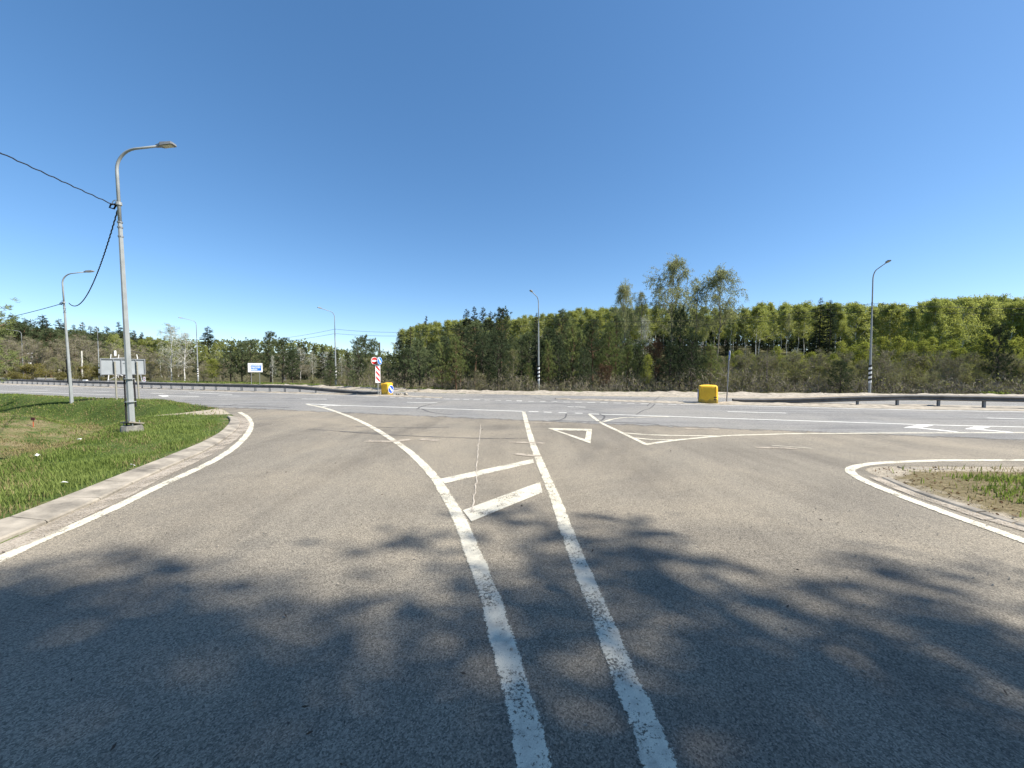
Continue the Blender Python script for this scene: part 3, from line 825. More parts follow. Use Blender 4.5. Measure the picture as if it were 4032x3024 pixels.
        MB().tube(hp, [0.014]*8, 5).build('strap_loop', M['whitepaint'], cl)
    return t0
n1 = G(521, 1712)
L1 = lamp('street_lamp', (n1[0], n1[1], 0.0), 'tall grey street lamp on a round concrete footing in the grass beside the side road', 'street lamps', 9.60, math.radians(3), 1.36, 0.098, 0.058, 0.022, 8, True, False, 2, 7.75, 0.84)
n2 = G(282, 1578)
L2 = lamp('street_lamp', (n2[0], n2[1], 0.0), 'leaning grey street lamp at the grass edge left of the grey board back', 'street lamps', 9.15, math.radians(8), 1.45, 0.105, 0.058, 0.036, 8, False, False, 0, 7.05, 0.88)
MB().tube([(-0.12,-0.02,1.2), (-0.12,-0.02,3.0)], [0.045]*2, 6).build('conduit', M['black'], L2)
arm_far = math.atan2(-0.93, -0.37)
far_lamps = [(93,1493,1303,'grey street lamp with striped foot behind the fringe of the left pine, the farthest one'),
             (392,1499,1288,'grey street lamp with striped foot rising beside the white transformer pole'),
             (780.5,1506,1262,'grey street lamp with striped foot between the two white birches and the pine clump'),
             (1323,1522,1228,'grey street lamp with striped foot just left of the no entry sign'),
             (2121,1539.4,1170,'grey street lamp with striped foot standing before the dark spruce in mid wood'),
             (3423.6,1555,1066,'tall grey street lamp with striped foot above the right guardrail')]
FL = []
for fx, fy, ty, lb in far_lamps:
    p = G(fx, fy); H = D(fx, ty, p[1])[2]
    FL.append((p, lamp('street_lamp', (p[0], p[1], 0), lb, 'street lamps', H, arm_far, 2.1, 0.115, 0.058, 0.004, 8, False, True, 0, None, 0.9)))
L3 = copy_thing(L1, (-10.6, -15.0, 1.2), None, 'grey street lamp beside the side road behind the viewpoint')
L4 = copy_thing(L2, (-62.0, 41.5, 0), None, 'grey street lamp by the highway beyond the left pine')

# ------------------------------------------------------------------ cables
def cable(name, a, b, sag, r, label, group=None, twist=0.0, n=40, mat='black'):
    a, b = np.array(a, float), np.array(b, float); t = np.linspace(0, 1, n)
    p = a[None] * (1 - t)[:, None] + b[None] * t[:, None]; p[:, 2] -= sag * 4 * t * (1 - t)
    if twist:
        L = np.linalg.norm(b - a); ph = t * L / 0.35 * 2 * math.pi
        p[:, 2] += twist * np.sin(ph); p[:, 0] += twist * np.cos(ph)
    c = p[0].copy()
    return tag(MB().tube(p - c, [r] * n, 5).build(name, M[mat], loc=tuple(c)), label, 'cable', group)
cl1 = np.array([n1[0] - 0.30, n1[1], 7.70]); cl2 = np.array([n2[0] - 0.30, n2[1], 7.0])
cable('cable', cl1, (-10.9, -15.0, 9.0), 0.30, 0.017, 'black twisted cable running from the near lamp to the upper left edge', None, 0.012, 260)
cable('cable', cl1 + [0.08, 0, -0.15], cl2 + [0.4, 0, 0], 1.25, 0.020, 'sagging black twisted cable between the two left street lamps', None, 0.012, 220)
cable('cable', cl2, (-62.3, 41.5, 6.9), 0.35, 0.022, 'black cable from the leaning lamp to the left pine', None, 0.0, 40)
P_ = [f[0] for f in FL]
P_ = P_ + [(62.0, 27.0)]
for k in range(len(P_) - 1):
    for zz, sg, nm in ((7.75, 0.9, 'upper'), (7.15, 0.75, 'lower')):
        z0 = zz + (0.35 if k in (4, 5) else 0.0)
        cable('wire', (P_[k][0], P_[k][1], zz if k < 5 else zz + 0.35), (P_[k+1][0], P_[k+1][1], zz + (0.35 if k >= 4 else 0)), sg, 0.017,
              '%s black wire of the lamp row %s' % (nm, ['behind the left pine', 'behind the grey board', 'over the pine clump', 'before the middle spruces', 'before the tall open birches', 'right of the tall right lamp'][k]), 'wires strung between the far lamps')

# ------------------------------------------------------------------ signs
def circle(r, n=28, cx=0, cz=0): return [(cx + r*math.cos(k*2*math.pi/n), cz + r*math.sin(k*2*math.pi/n)) for k in range(n)]
def ringplate(mb, r0, r1, y0, th, n=28):
    v = []; 
    for k in range(n):
        an = k*2*math.pi/n
        for r in (r0, r1): v.append((r*math.cos(an), y0, r*math.sin(an)))
        for r in (r0, r1): v.append((r*math.cos(an), y0 + th, r*math.sin(an)))
    f = []
    for k in range(n):
        a_, b_2 = 4*k, 4*((k+1) % n)
        f += [[a_, a_+1, b_2+1, b_2], [a_+1, a_+3, b_2+3, b_2+1], [a_+2, a_, b_2, b_2+2]]
    return mb.add(v, f)
def arrow_poly(L, wd, head, ang):
    pts = [(-L/2, -wd/2), (L/2 - head, -wd/2), (L/2 - head, -head*0.62), (L/2, 0), (L/2 - head, head*0.62), (L/2 - head, wd/2), (-L/2, wd/2)]
    c, s = math.cos(ang), math.sin(ang)
    return [(x*c - y*s, x*s + y*c) for x, y in pts]
def mount(o, x, y, z, rz): o.location = (x, y, z); o.rotation_euler = (0, 0, rz); return o
hdir = math.radians(-22)                          # run of the highway
def face_rz(nx_, ny_): return math.atan2(ny_, nx_) + math.pi / 2      # local -Y turned to the given normal
pp = G(1489, 1557)
sg = thing('signpost', (pp[0], pp[1], 0), 'post with a no entry disc, a blue arrow disc and a red striped panel', 'road sign')
MB().tube([(0,0,-0.1), (-0.02,0,3.35)], [0.038]*2, 8).build('post', M['zinc'], sg)
r_ne = face_rz(0.78, -0.62)
t_ = np.array([math.cos(r_ne), math.sin(r_ne)])
d1 = MB().prism(circle(0.335), 0.02).build('no_entry_disc', M['signwhite'], sg); mount(d1, -0.24, -0.10, 3.02, r_ne)
MB().prism(circle(0.305), 0.006, 0, -0.008).build('red_face', M['signred'], d1)
MB().prism([(-0.235,-0.07),(0.235,-0.07),(0.235,0.07),(-0.235,0.07)], 0.006, 0, -0.016).build('white_bar', M['signwhite'], d1)
r_bl = face_rz(0.96, -0.28)
d2 = MB().prism(circle(0.33), 0.02).build('arrow_disc', M['signwhite'], sg); mount(d2, 0.20, -0.05, 3.02, r_bl)
MB().prism(circle(0.305), 0.006, 0, -0.008).build('blue_face', M['signlight'], d2)
MB().prism(arrow_poly(0.50, 0.09, 0.18, math.radians(-52)), 0.006, 0, -0.016).build('arrow', M['signwhite'], d2)
sp_ = MB().prism([(-0.23,-0.76),(0.23,-0.76),(0.23,0.76),(-0.23,0.76)], 0.02).build('striped_panel', M['signwhite'], sg); mount(sp_, 0.02, -0.06, 1.88, r_ne)
def clip_rect(poly, x0, x1, z0, z1):
    for ax_, lim, keep in ((0, x0, 1), (0, x1, -1), (1, z0, 1), (1, z1, -1)):
        out_ = []
        for q in range(len(poly)):
            a_, b_2 = poly[q], poly[(q+1) % len(poly)]
            ia, ib = (a_[ax_]-lim)*keep >= 0, (b_2[ax_]-lim)*keep >= 0
            if ia: out_.append(a_)
            if ia != ib:
                tt = (lim - a_[ax_]) / (b_2[ax_] - a_[ax_]); out_.append((a_[0] + tt*(b_2[0]-a_[0]), a_[1] + tt*(b_2[1]-a_[1])))
        poly = out_
        if len(poly) < 3: return None
    return poly
for k in range(4):
    zc = 0.78 - k * 0.47
    q = clip_rect([(-0.4, zc + 0.46), (0.4, zc - 0.34), (0.4, zc - 0.10), (-0.4, zc + 0.70)][::-1], -0.185, 0.185, -0.70, 0.70)
    if q: MB().prism(q[::-1], 0.006, 0, -0.008).build('red_stripe', M['signred'], sp_)

pr = G(2861, 1587.5)
rs = thing('signpost', (pr[0], pr[1], 0), 'thin leaning grey post with a blue disc seen nearly edge-on by the right yellow barrel', 'road sign')
rs.rotation_euler = (0, math.radians(1.8), 0)
MB().tube([(0,0,-0.1), (0,0,3.45)], [0.038]*2, 8).build('post', M['zinc_dull'], rs)
d3 = MB().prism(circle(0.33), 0.02).build('arrow_disc', M['signwhite'], rs); mount(d3, -0.02, -0.06, 3.18, face_rz(-0.92, 0.36))
MB().prism(circle(0.305), 0.006, 0, -0.008).build('blue_face', M['signlight'], d3)
MB().prism(arrow_poly(0.46, 0.075, 0.17, math.radians(-45)), 0.006, 0, -0.016).build('arrow', M['signwhite'], d3)
MB().prism(circle(0.29), 0.006, 0, 0.021).build('disc_back', M['signblue'], d3)

# blue and white information board
pa, pb = G(990, 1515.5), G(1023.5, 1515)
bx = ((pa[0] + pb[0]) / 2, (pa[1] + pb[1]) / 2)
ib = thing('information_board', (bx[0], bx[1], 0), 'white information board with a blue panel of three lines of text on two thin posts', 'road sign')
dp = 1500 / bx[1]
rzb = face_rz(0.55, -0.83)
ib.rotation_euler = (0, 0, rzb); ib.scale = (0.68, 1, 1)
for sx in (-0.78, 0.78):
    MB().tube([(sx,0.05,-0.2), (sx,0.05,3.0)], [0.045]*2, 6).build('post', M['zinc'], ib)
bd = MB().prism([(-1.34,1.93),(1.34,1.93),(1.34,3.27),(-1.34,3.27)], 0.04, 0, -0.04).build('board', M['signwhite'], ib)
bp = MB().prism([(-0.82,2.13),(1.12,2.13),(1.12,3.10),(-0.82,3.10)], 0.006, 0, -0.048).build('blue_panel', M['signlight'], bd)
rg_ = random.Random(9)
for row, (xe, zt) in enumerate(((1.0, 2.84), (0.93, 2.52), (0.27, 2.20))):
    x = -0.78; tx = MB()
    while x < xe:
        wl = rg_.uniform(0.12, 0.17); kind = rg_.randrange(5); hh = 0.23; st = 0.042
        segs = {0: [(0,0,st,hh),(wl-st,0,wl,hh),(0,hh*0.42,wl,hh*0.42+st)], 1: [(0,0,st,hh),(0,hh-st,wl,hh),(0,0,wl,st)], 2: [(0,0,st,hh),(wl-st,0,wl,hh),(0,hh-st,wl,hh)],
                3: [(0,0,st,hh),(wl-st,0,wl,hh),(0,hh-st,wl,hh),(0,0,wl,st)], 4: [(0,0,st,hh),(0,hh-st,wl,hh),(0,hh*0.4,wl,hh*0.4+st),(wl-st,hh*0.4,wl,hh)]}[kind]
        for k, (a_, b_2, c_, d_) in enumerate(segs):
            tx.prism([(x+a_, zt+b_2), (x+c_, zt+b_2), (x+c_, zt+d_), (x+a_, zt+d_)], 0.004, 0, -0.053 - 0.0006 * k)
        x += wl + 0.045
    tx.build('text_line', M['signwhite'], bd)
hk = MB()
hk.prism([(-1.18,2.50),(-1.13,2.50),(-1.13,2.86),(-1.18,2.86)], 0.004, 0, -0.046).prism([(-1.13,2.81),(-0.95,2.81),(-0.95,2.86),(-1.13,2.86)], 0.004, 0, -0.0465).prism([(-0.95,2.5),(-0.90,2.5),(-0.90,2.86),(-0.95,2.86)], 0.004, 0, -0.047)
hk.build('turn_symbol', M['zinc_dull'], bd)

# grey board seen from behind
qa, qb = np.array(G(460.7, 1577)), np.array(G(547.7, 1573))
bb = thing('sign_board', (qa[0], qa[1], 0), 'back of a wide grey metal sign board on two posts at the grass edge', 'road sign')
dv = qb - qa; Lb = np.linalg.norm(dv)
bb.rotation_euler = (0, 0, math.atan2(dv[1], dv[0]))
px_m = (1577 - 1458) / 2.2
for k, sx in enumerate((0, Lb)):
    MB().tube([(sx,0,-0.6), (sx - 0.05,0,2.84)], [0.05]*2, 8).build('post', M['boardpost'], bb)
xl, xr = -0.74, Lb + 0.40
pn = MB().prism([(xl,1.90),(xr,1.90),(xr,3.02),(xl,3.02)], 0.012, 0, 0.13).build('panel', M['sheet'], bb)
for (x0, x1, z0, z1) in ((xl-0.03,xr+0.03,2.99,3.05),(xl-0.03,xr+0.03,1.87,1.93),(xl-0.03,xl+0.03,1.93,2.99),(xr-0.03,xr+0.03,1.93,2.99)):
    MB().prism([(x0,z0),(x1,z0),(x1,z1),(x0,z1)], 0.07, 0, 0.06).build('frame_bar', M['zinc_dull'], pn)
for xx in (xl + 0.62, xl + 1.02, Lb - 0.52, Lb - 0.12):
    MB().prism([(xx,1.93),(xx+0.05,1.93),(xx+0.05,2.99),(xx,2.99)], 0.06, 0, 0.068).build('rib', M['zinc_dull'], pn)
MB().prism([(xl+1.15,2.70),(xl+1.45,2.70),(xl+1.45,2.76),(xl+1.15,2.76)], 0.03, 0, 0.10).build('bracket', M['zinc_dull'], pn)

# ------------------------------------------------------------------ yellow road barrels
def barrel(loc, rz, L, Wd, H, label, sign_end, seed):
    t0 = thing('road_barrel', loc, label, 'road barrier', 'yellow plastic road barrels', rz)
    n = 40; lev = [(0.0,0.97),(0.04,1.0),(0.22,1.0),(0.26,0.985),(0.45,0.975),(0.66,0.965),(0.86,0.95),(0.95,0.93),(0.985,0.88)]
    v = []
    for (t, k) in lev:
        for q in range(n):
            a_ = (q + 0.5) * 2 * math.pi / n; e = 0.40
            c, s = math.cos(a_), math.sin(a_)
            x = math.copysign(abs(c) ** e, c) * L / 2 * k; y = math.copysign(abs(s) ** e, s) * Wd / 2 * k
            slope = 0.07 * (y / Wd + 0.5) + 0.05 * (0.5 - abs(x / L)) * (1 if t > 0.8 else 0)
            dent = 0.035 * math.sin(3.1 * x + seed) * math.sin(t * 3.14) * (1 if y < 0 else 0.3)
            v.append((x, y - dent, t * H * (1 - 0.07 + slope) if t > 0.6 else t * H))
    f = [[l*n + q, l*n + (q+1) % n, (l+1)*n + (q+1) % n, (l+1)*n + q] for l in range(len(lev) - 1) for q in range(n)]
    mb = MB().add(v, f)
    top = len(lev) - 1
    v2 = [(0, 0, H * 1.015)] + v[top*n:(top+1)*n]
    mb.add(v2, [[0, 1 + q, 1 + (q+1) % n] for q in range(n)])
    mb.build('body', M['yellow'], t0, smooth=True)
    for k in range(2):
        MB().box((L*0.33, -Wd*0.497, 0.30 + 0.14*k), (0.17, 0.012, 0.08)).build('vent', M['soil'], t0)
    for xx in (-0.36, 0.36):
        MB().box((L*xx, 0, H*0.5), (0.02, Wd*0.985, H*0.86)).build('seam', M['yellow'], t0)
    rzs = math.pi/2 if sign_end > 0 else -math.pi/2
    ds = MB().prism(circle(0.36), 0.012).build('arrow_disc', M['signwhite'], t0)
    mount(ds, sign_end * (L/2 + 0.012), 0, H*0.47, rzs)
    MB().prism(circle(0.325), 0.004, 0, -0.005).build('blue_face', M['signblue'], ds)
    MB().prism(arrow_poly(0.58, 0.12, 0.22, math.radians(-45)), 0.004, 0, -0.010).build('arrow', M['signwhite'], ds)
    return t0
pl_ = np.array(G(1519, 1557)); 
barrel((pl_[0], pl_[1] + 0.35, 0.0), hdir, 0.86, 0.74, 1.12, 'yellow plastic barrel with a blue arrow disc next to the striped signpost', 1, 0.4)
pq = np.array(G(2800, 1591))
barrel((pq[0], pq[1] + 0.42, 0.0), hdir, 1.17, 0.86, 1.24, 'yellow plastic barrel on the right median with its disc turned away', -1, 1.7)

# ------------------------------------------------------------------ small things on the verges
def gz_at(x, y): return float(hz(np.array([x]), np.array([y]))[0])
mp = D(131, 1679, 19.0)
mz = gz_at(mp[0], mp[1])
mk = thing('marker_post', (mp[0], mp[1], mz), 'small rust red marker post with a dark plate in the dry grass', 'marker')
MB().tube([(0,0,-0.2), (0.01,0,0.34)], [0.018]*2, 5).build('post', M['rust'], mk)
MB().box((0.01,-0.01,0.40), (0.19, 0.03, 0.14)).build('plate', M['darkred'], mk)
# rubble heap by the left barrel
hp_ = np.array(G(1578, 1559)); rg2 = random.Random(2)
hr = thing('rubble_heap', (hp_[0], hp_[1], 0), 'low heap of grey rubble on the median right of the left barrel', 'rubble')
for k in range(9):
    MB().box((rg2.uniform(-0.45, 0.5), rg2.uniform(-0.2, 0.2), rg2.uniform(0.04, 0.12)), [rg2.uniform(0.15, 0.32) for _ in range(3)], 0, Matrix.Rotation(rg2.uniform(0, 3), 3, (rg2.random(), rg2.random(), 1)), 0.7).build('lump', M['kerb'], hr)

def pole(fx, fy, ty, r, name, label, mat, cat='utility pole', group=None):
    p = G(fx, fy); H = D(fx, ty, p[1])[2]
    t0 = thing(name, (p[0], p[1], 0), label, cat, group)
    MB().tube([(0,0,-0.3), (0,0,H)], [r, r * 0.75], 8).build('shaft', M[mat], t0)
    return t0, H
t0, H = pole(326, 1498, 1382, 0.16, 'utility_pole', 'thick pale concrete pole without wires between the far lamps', 'pale')
MB().tube([(0.45,0,-0.3), (0.02,0,H * 0.72)], [0.07, 0.05], 6).build('brace', M['wood'], t0)
t0, H = pole(234, 1496, 1454, 0.11, 'utility_pole', 'short pale stump of a pole left of the thick pale pole', 'pale')
MB().tube([(0,0,H - 0.55), (0,0,H - 0.4)], [0.13]*2, 8).build('band', M['wood'], t0)
t0, H = pole(127, 1492, 1382, 0.08, 'utility_pole', 'thin pole carrying white equipment boxes left of the willow dome', 'wood')
MB().box((-0.12,-0.22,H*0.52), (0.50, 0.35, 1.05)).build('equipment_box', M['whitepaint'], t0)
MB().box((0.35,-0.15,H*0.78), (0.30, 0.28, 0.42)).build('equipment_box', M['whitepaint'], t0)
MB().box((-0.3,0,H*0.90), (1.3, 0.09, 0.09)).build('crossarm', M['whitepaint'], t0)
for k in range(3): MB().tube([(-0.8 + 0.5*k,0,H*0.9 + 0.04), (-0.8 + 0.5*k,0,H*0.9 + 0.28)], [0.05, 0.03], 6).build('insulator', M['whitepaint'], t0)
t0, H = pole(399, 1499.5, 1437, 0.12, 'transformer_pole', 'pole with a white transformer box and insulators beside the striped lamp foot', 'pale')
MB().box((0.28,-0.2,H*0.62), (0.62, 0.5, 0.85)).build('transformer', M['whitepaint'], t0)
MB().box((0.0,0,H*0.93), (1.1, 0.1, 0.1)).build('crossarm', M['whitepaint'], t0)
for k in range(3): MB().tube([(-0.4 + 0.4*k,0,H*0.93), (-0.4 + 0.42*k,0,H*0.93 + 0.42)], [0.08, 0.04], 6).build('insulator', M['whitepaint'], t0)
MB().box((0.2,-0.1,H*0.30), (1.0, 0.3, 0.1)).build('platform', M['zinc'], t0)
for sx in (-0.5, 0.5): MB().tube([(sx,-0.1,-0.2), (sx*0.8,-0.1,H*0.3)], [0.05]*2, 5).build('leg', M['pale'], t0)
t0, H = pole(1496, 1512, 1349, 0.17, 'utility_pole', 'dark wooden pole top with a short crossarm above the trees behind the no entry sign', 'wood')
MB().box((0.7,0,H - 1.5), (1.8, 0.12, 0.12)).build('crossarm', M['wood'], t0)
for k in range(2): MB().tube([(0.7 + 0.7*k,0,H - 1.44), (0.7 + 0.7*k,0,H - 1.2)], [0.06, 0.04], 6).build('insulator', M['zinc'], t0)

# lattice frame behind the grey board
lp = G(488, 1504)
lt = thing('lattice_frame', (lp[0], lp[1], 0), 'white braced steel frame with a dark beam half hidden behind the grey board', 'steel frame')
for (x0, x1) in ((-2.3, -1.5), (2.8, 1.9)):
    for yy in (-0.7, 0.7):
        MB().tube([(x0,yy,-0.2), (x1,yy,5.2)], [0.07, 0.06], 5).build('leg', M['whitepaint'], lt)
for (a_, b_2, c_, d_) in ((-2.25,0.3,1.95,2.2),(2.7,0.3,-1.9,2.2),(1.2,4.6,1.95,5.2),(1.95,4.3,1.2,5.2),(-1.6,4.4,1.9,4.5)):
    MB().tube([(a_,-0.72,b_2), (c_,-0.76,d_)], [0.06]*2, 5).build('brace', M['whitepaint'], lt)
MB().tube([(1.2,0,5.9), (4.6,0.3,5.25)], [0.09, 0.05], 5).build('beam', M['wood'], lt)
MB().tube([(-1.45,0,4.9), (-1.45,0,5.9)], [0.16]*2, 8).build('cap_post', M['whitepaint'], lt)
sp2 = G(569, 1507)
s2 = thing('road_sign', (sp2[0], sp2[1], 0), 'small pale red and white disc sign low behind the guardrail right of the grey board', 'road sign')
MB().tube([(0,0.03,-0.2), (0,0.03,1.0)], [0.03]*2, 5).build('post', M['zinc'], s2)
for zz, rr_ in ((0.82, 0.24), (0.38, 0.27)):
    d_ = MB().prism(circle(rr_, 20, 0, zz), 0.02, 0, -0.03).build('disc', M['signwhite'], s2)
    MB().prism([(-0.12, zz-0.04), (0.10, zz-0.09), (0.12, zz+0.02), (-0.10, zz+0.09)], 0.004, 0, -0.036).build('red_mark', M['signred'], d_)
for (fx0, fx1, fy, hgt, lb) in ((301, 327, 1498.5, 0.4, 'low dark pipe rail beside the thick pale pole'), (362, 388, 1499, 1.0, 'low pipe frame left of the transformer pole')):
    p0, p1 = G(fx0, fy), G(fx1, fy)
    r_ = thing('pipe_rail', (p0[0], p0[1], 0), lb, 'railing')
    Lr = p1[0] - p0[0]
    MB().tube([(0,0,hgt), (Lr,0,hgt)], [0.05]*2, 5).build('bar', M['wood'], r_)
    for xx in (0.05, Lr/2, Lr - 0.05): MB().tube([(xx,0,-0.2), (xx,0,hgt)], [0.045]*2, 5).build('post', M['wood'], r_)
p0 = G(336, 1500)
tag(MB().box((0,0,0.16), (0.9, 0.3, 0.28), 0, None, 0.9).build('kerb_block', M['whitepaint'], loc=(p0[0], p0[1], 0)), 'short white painted block on the verge right of the thick pale pole', 'block')
# litter
for k, (fx, fy, lb) in enumerate(((520,1844,'crumpled pale paper in the grass edge near the side road kerb'), (253,1913,'flat pale wrapper in the grass by the near kerb'), (147,1806,'small white scrap at the edge of the ditch'), (312,1728,'bent pale plastic strip in the grass left of the lamp footing'))):
    p = G(fx, fy, 0.08); z = gz_at(*p)
    rg3 = random.Random(k); vv = [(rg3.uniform(-0.09, 0.09), rg3.uniform(-0.06, 0.06), rg3.uniform(0.0, 0.05) + (0.10 if k < 3 else 0.16)) for _ in range(9)]
    vv = [(-0.05 + 0.05*(q % 3), -0.03 + 0.03*(q // 3), 0.09 + rg3.uniform(0, 0.05)) for q in range(9)]
    tag(MB().add(vv, [[0,1,4,3],[1,2,5,4],[3,4,7,6],[4,5,8,7]]).build('paper_scrap', M['litter'], loc=(p[0], p[1], z)), lb, 'litter')

# ------------------------------------------------------------------ trees
def rvec(r, n): return nrm(r.normal(0, 1, (n, 3)))

def gen_pine(seed, H, R, bf, nb, card=0.30, clumps=7, per=27):
    r = np.random.default_rng(seed); wood, leaf = MB(), MB()
    tp = np.array([(r.normal(0, 0.03) * k, r.normal(0, 0.03) * k, H * k / 8) for k in range(9)])
    wood.tube(tp, np.linspace(0.020 * H, 0.004 * H, 9), 6)
    C, A = [], []
    for b in range(nb):
        t = bf + (1 - bf) * (b + r.uniform(0, 1)) / nb
        if t > 0.99: t = 0.99
        base = np.array([np.interp(t * H, tp[:, 2], tp[:, 0]), np.interp(t * H, tp[:, 2], tp[:, 1]), t * H])
        az = b * 2.4 + r.normal(0, 0.35)
        u = (t - bf) / (1 - bf)
        L = R * (0.30 + 1.05 * min(1, 0.45 + u * 2.2) * (1 - u) ** 0.75) * r.uniform(0.62, 1.12)
        rise = math.radians(r.uniform(2, 22) + 34 * u)
        o = np.array([math.cos(az), math.sin(az), 0])
        s = np.linspace(0, 1, 5)
        path = base + o * (s * L * math.cos(rise))[:, None] + np.array([0, 0, 1]) * (s * L * math.sin(rise) + 0.16 * L * s ** 2.2)[:, None]
        wood.tube(path, np.linspace(0.0045 * H, 0.0015 * H, 5) * (0.4 + 0.6 * L / R), 3, cap=False)
        nc = max(2, int(clumps * (0.35 + 0.65 * L / R)))
        ss = 1 - r.uniform(0, 1, nc) ** 1.6 * 0.72
        cc = np.stack([np.interp(ss, s, path[:, k]) for k in range(3)], 1)
        side = np.array([-o[1], o[0], 0])
        cc += side * (r.normal(0, 0.20, nc) * L * ss)[:, None] + np.array([0, 0, 1]) * (r.normal(0.04, 0.06, nc) * L)[:, None]
        dirs = nrm(o * 0.55 + np.array([0, 0, 0.75]) + r.normal(0, 0.35, (nc, 3)))
        for c, d in zip(cc, dirs):
            dd = nrm(d * 0.75 + r.normal(0, 0.62, (per, 3)))
            ln = card * r.uniform(0.55, 1.1, per)[:, None]
            C.append(c + dd * ln * 0.55 + r.normal(0, 0.05, (per, 3))); A.append(dd * ln * 0.5)
    # leader
    c = np.array([tp[-1]]); dd = nrm(np.array([0, 0, 1]) + r.normal(0, 0.4, (per, 3)))
    C.append(c + dd * card * 0.5); A.append(dd * card * 0.5)
    C, A = np.concatenate(C), np.concatenate(A)
    B = nrm(np.cross(A, rvec(r, len(A)))) * np.linalg.norm(A, axis=1)[:, None] * 0.17
    leaf.cards(C, A, B)
    return wood, leaf, H

def gen_spruce(seed, H, R, bf=0.06, dens=1.0, bare=0.0, lev=0.42):
    r = np.random.default_rng(seed); wood, leaf = MB(), MB()
    wood.tube([(0,0,0), (r.normal(0,.05),r.normal(0,.05),H*0.5), (0,0,H)], [0.016*H, 0.010*H, 0.002*H], 6)
    C, A, tw0, tw1 = [], [], [], []
    z = bf * H
    while z < H * 0.985:
        u = z / H
        nb = int(r.integers(6, 9) * (1 if u < 0.85 else 0.7))
        for b in range(nb):
            az = r.uniform(0, 6.28); L = (R * (1 - u) ** 0.70 * r.uniform(0.72, 1.14) + 0.12)
            o = np.array([math.cos(az), math.sin(az), 0]); drp = r.uniform(0.10, 0.42) - 0.5 * u ** 3
            zz = z + r.uniform(-0.2, 0.2)
            s = np.linspace(0, 1, 4)
            path = np.array([0, 0, zz]) + o * (s * L)[:, None] + np.array([0, 0, 1]) * (-drp * L * s + 0.20 * L * s ** 2.5)[:, None]
            tw0.append(path[0]); tw1.append(path[2]); tw0.append(path[2]); tw1.append(path[3])
            if r.uniform() < bare: continue
            nc = max(6, int((6 + 8.5 * L) * dens))
            ss = r.uniform(0.16, 1.0, nc)
            cc = np.stack([np.interp(ss, s, path[:, k]) for k in range(3)], 1)
            side = np.array([-o[1], o[0], 0]); sg_ = r.choice([-1, 1], nc)
            dd = nrm(o * 0.75 + side * (sg_ * r.uniform(0.15, 0.9, nc))[:, None] + np.array([0, 0, 1]) * r.normal(-0.28, 0.22, nc)[:, None])
            ln = (0.20 + 0.20 * L ** 0.5) * r.uniform(0.6, 1.15, nc)[:, None]
            C.append(cc + dd * ln * 0.5); A.append(dd * ln * 0.62)
        z += lev * r.uniform(0.75, 1.2) * (1.0 if u < 0.7 else 0.72)
    wood.strips(np.array(tw0), np.array(tw1), 0.022)
    if C:
        C, A = np.concatenate(C), np.concatenate(A)
        B = nrm(np.cross(A, rvec(r, len(A)) * 0.6 + np.array([0, 0, 1]))) * np.linalg.norm(A, axis=1)[:, None] * 0.30
        leaf.cards(C, A, B)
        c = np.array([[0, 0, H * 0.99]]); leaf.cards(c, np.array([[0, 0, 0.35]]), np.array([[0.06, 0, 0]]))
    return wood, leaf, H

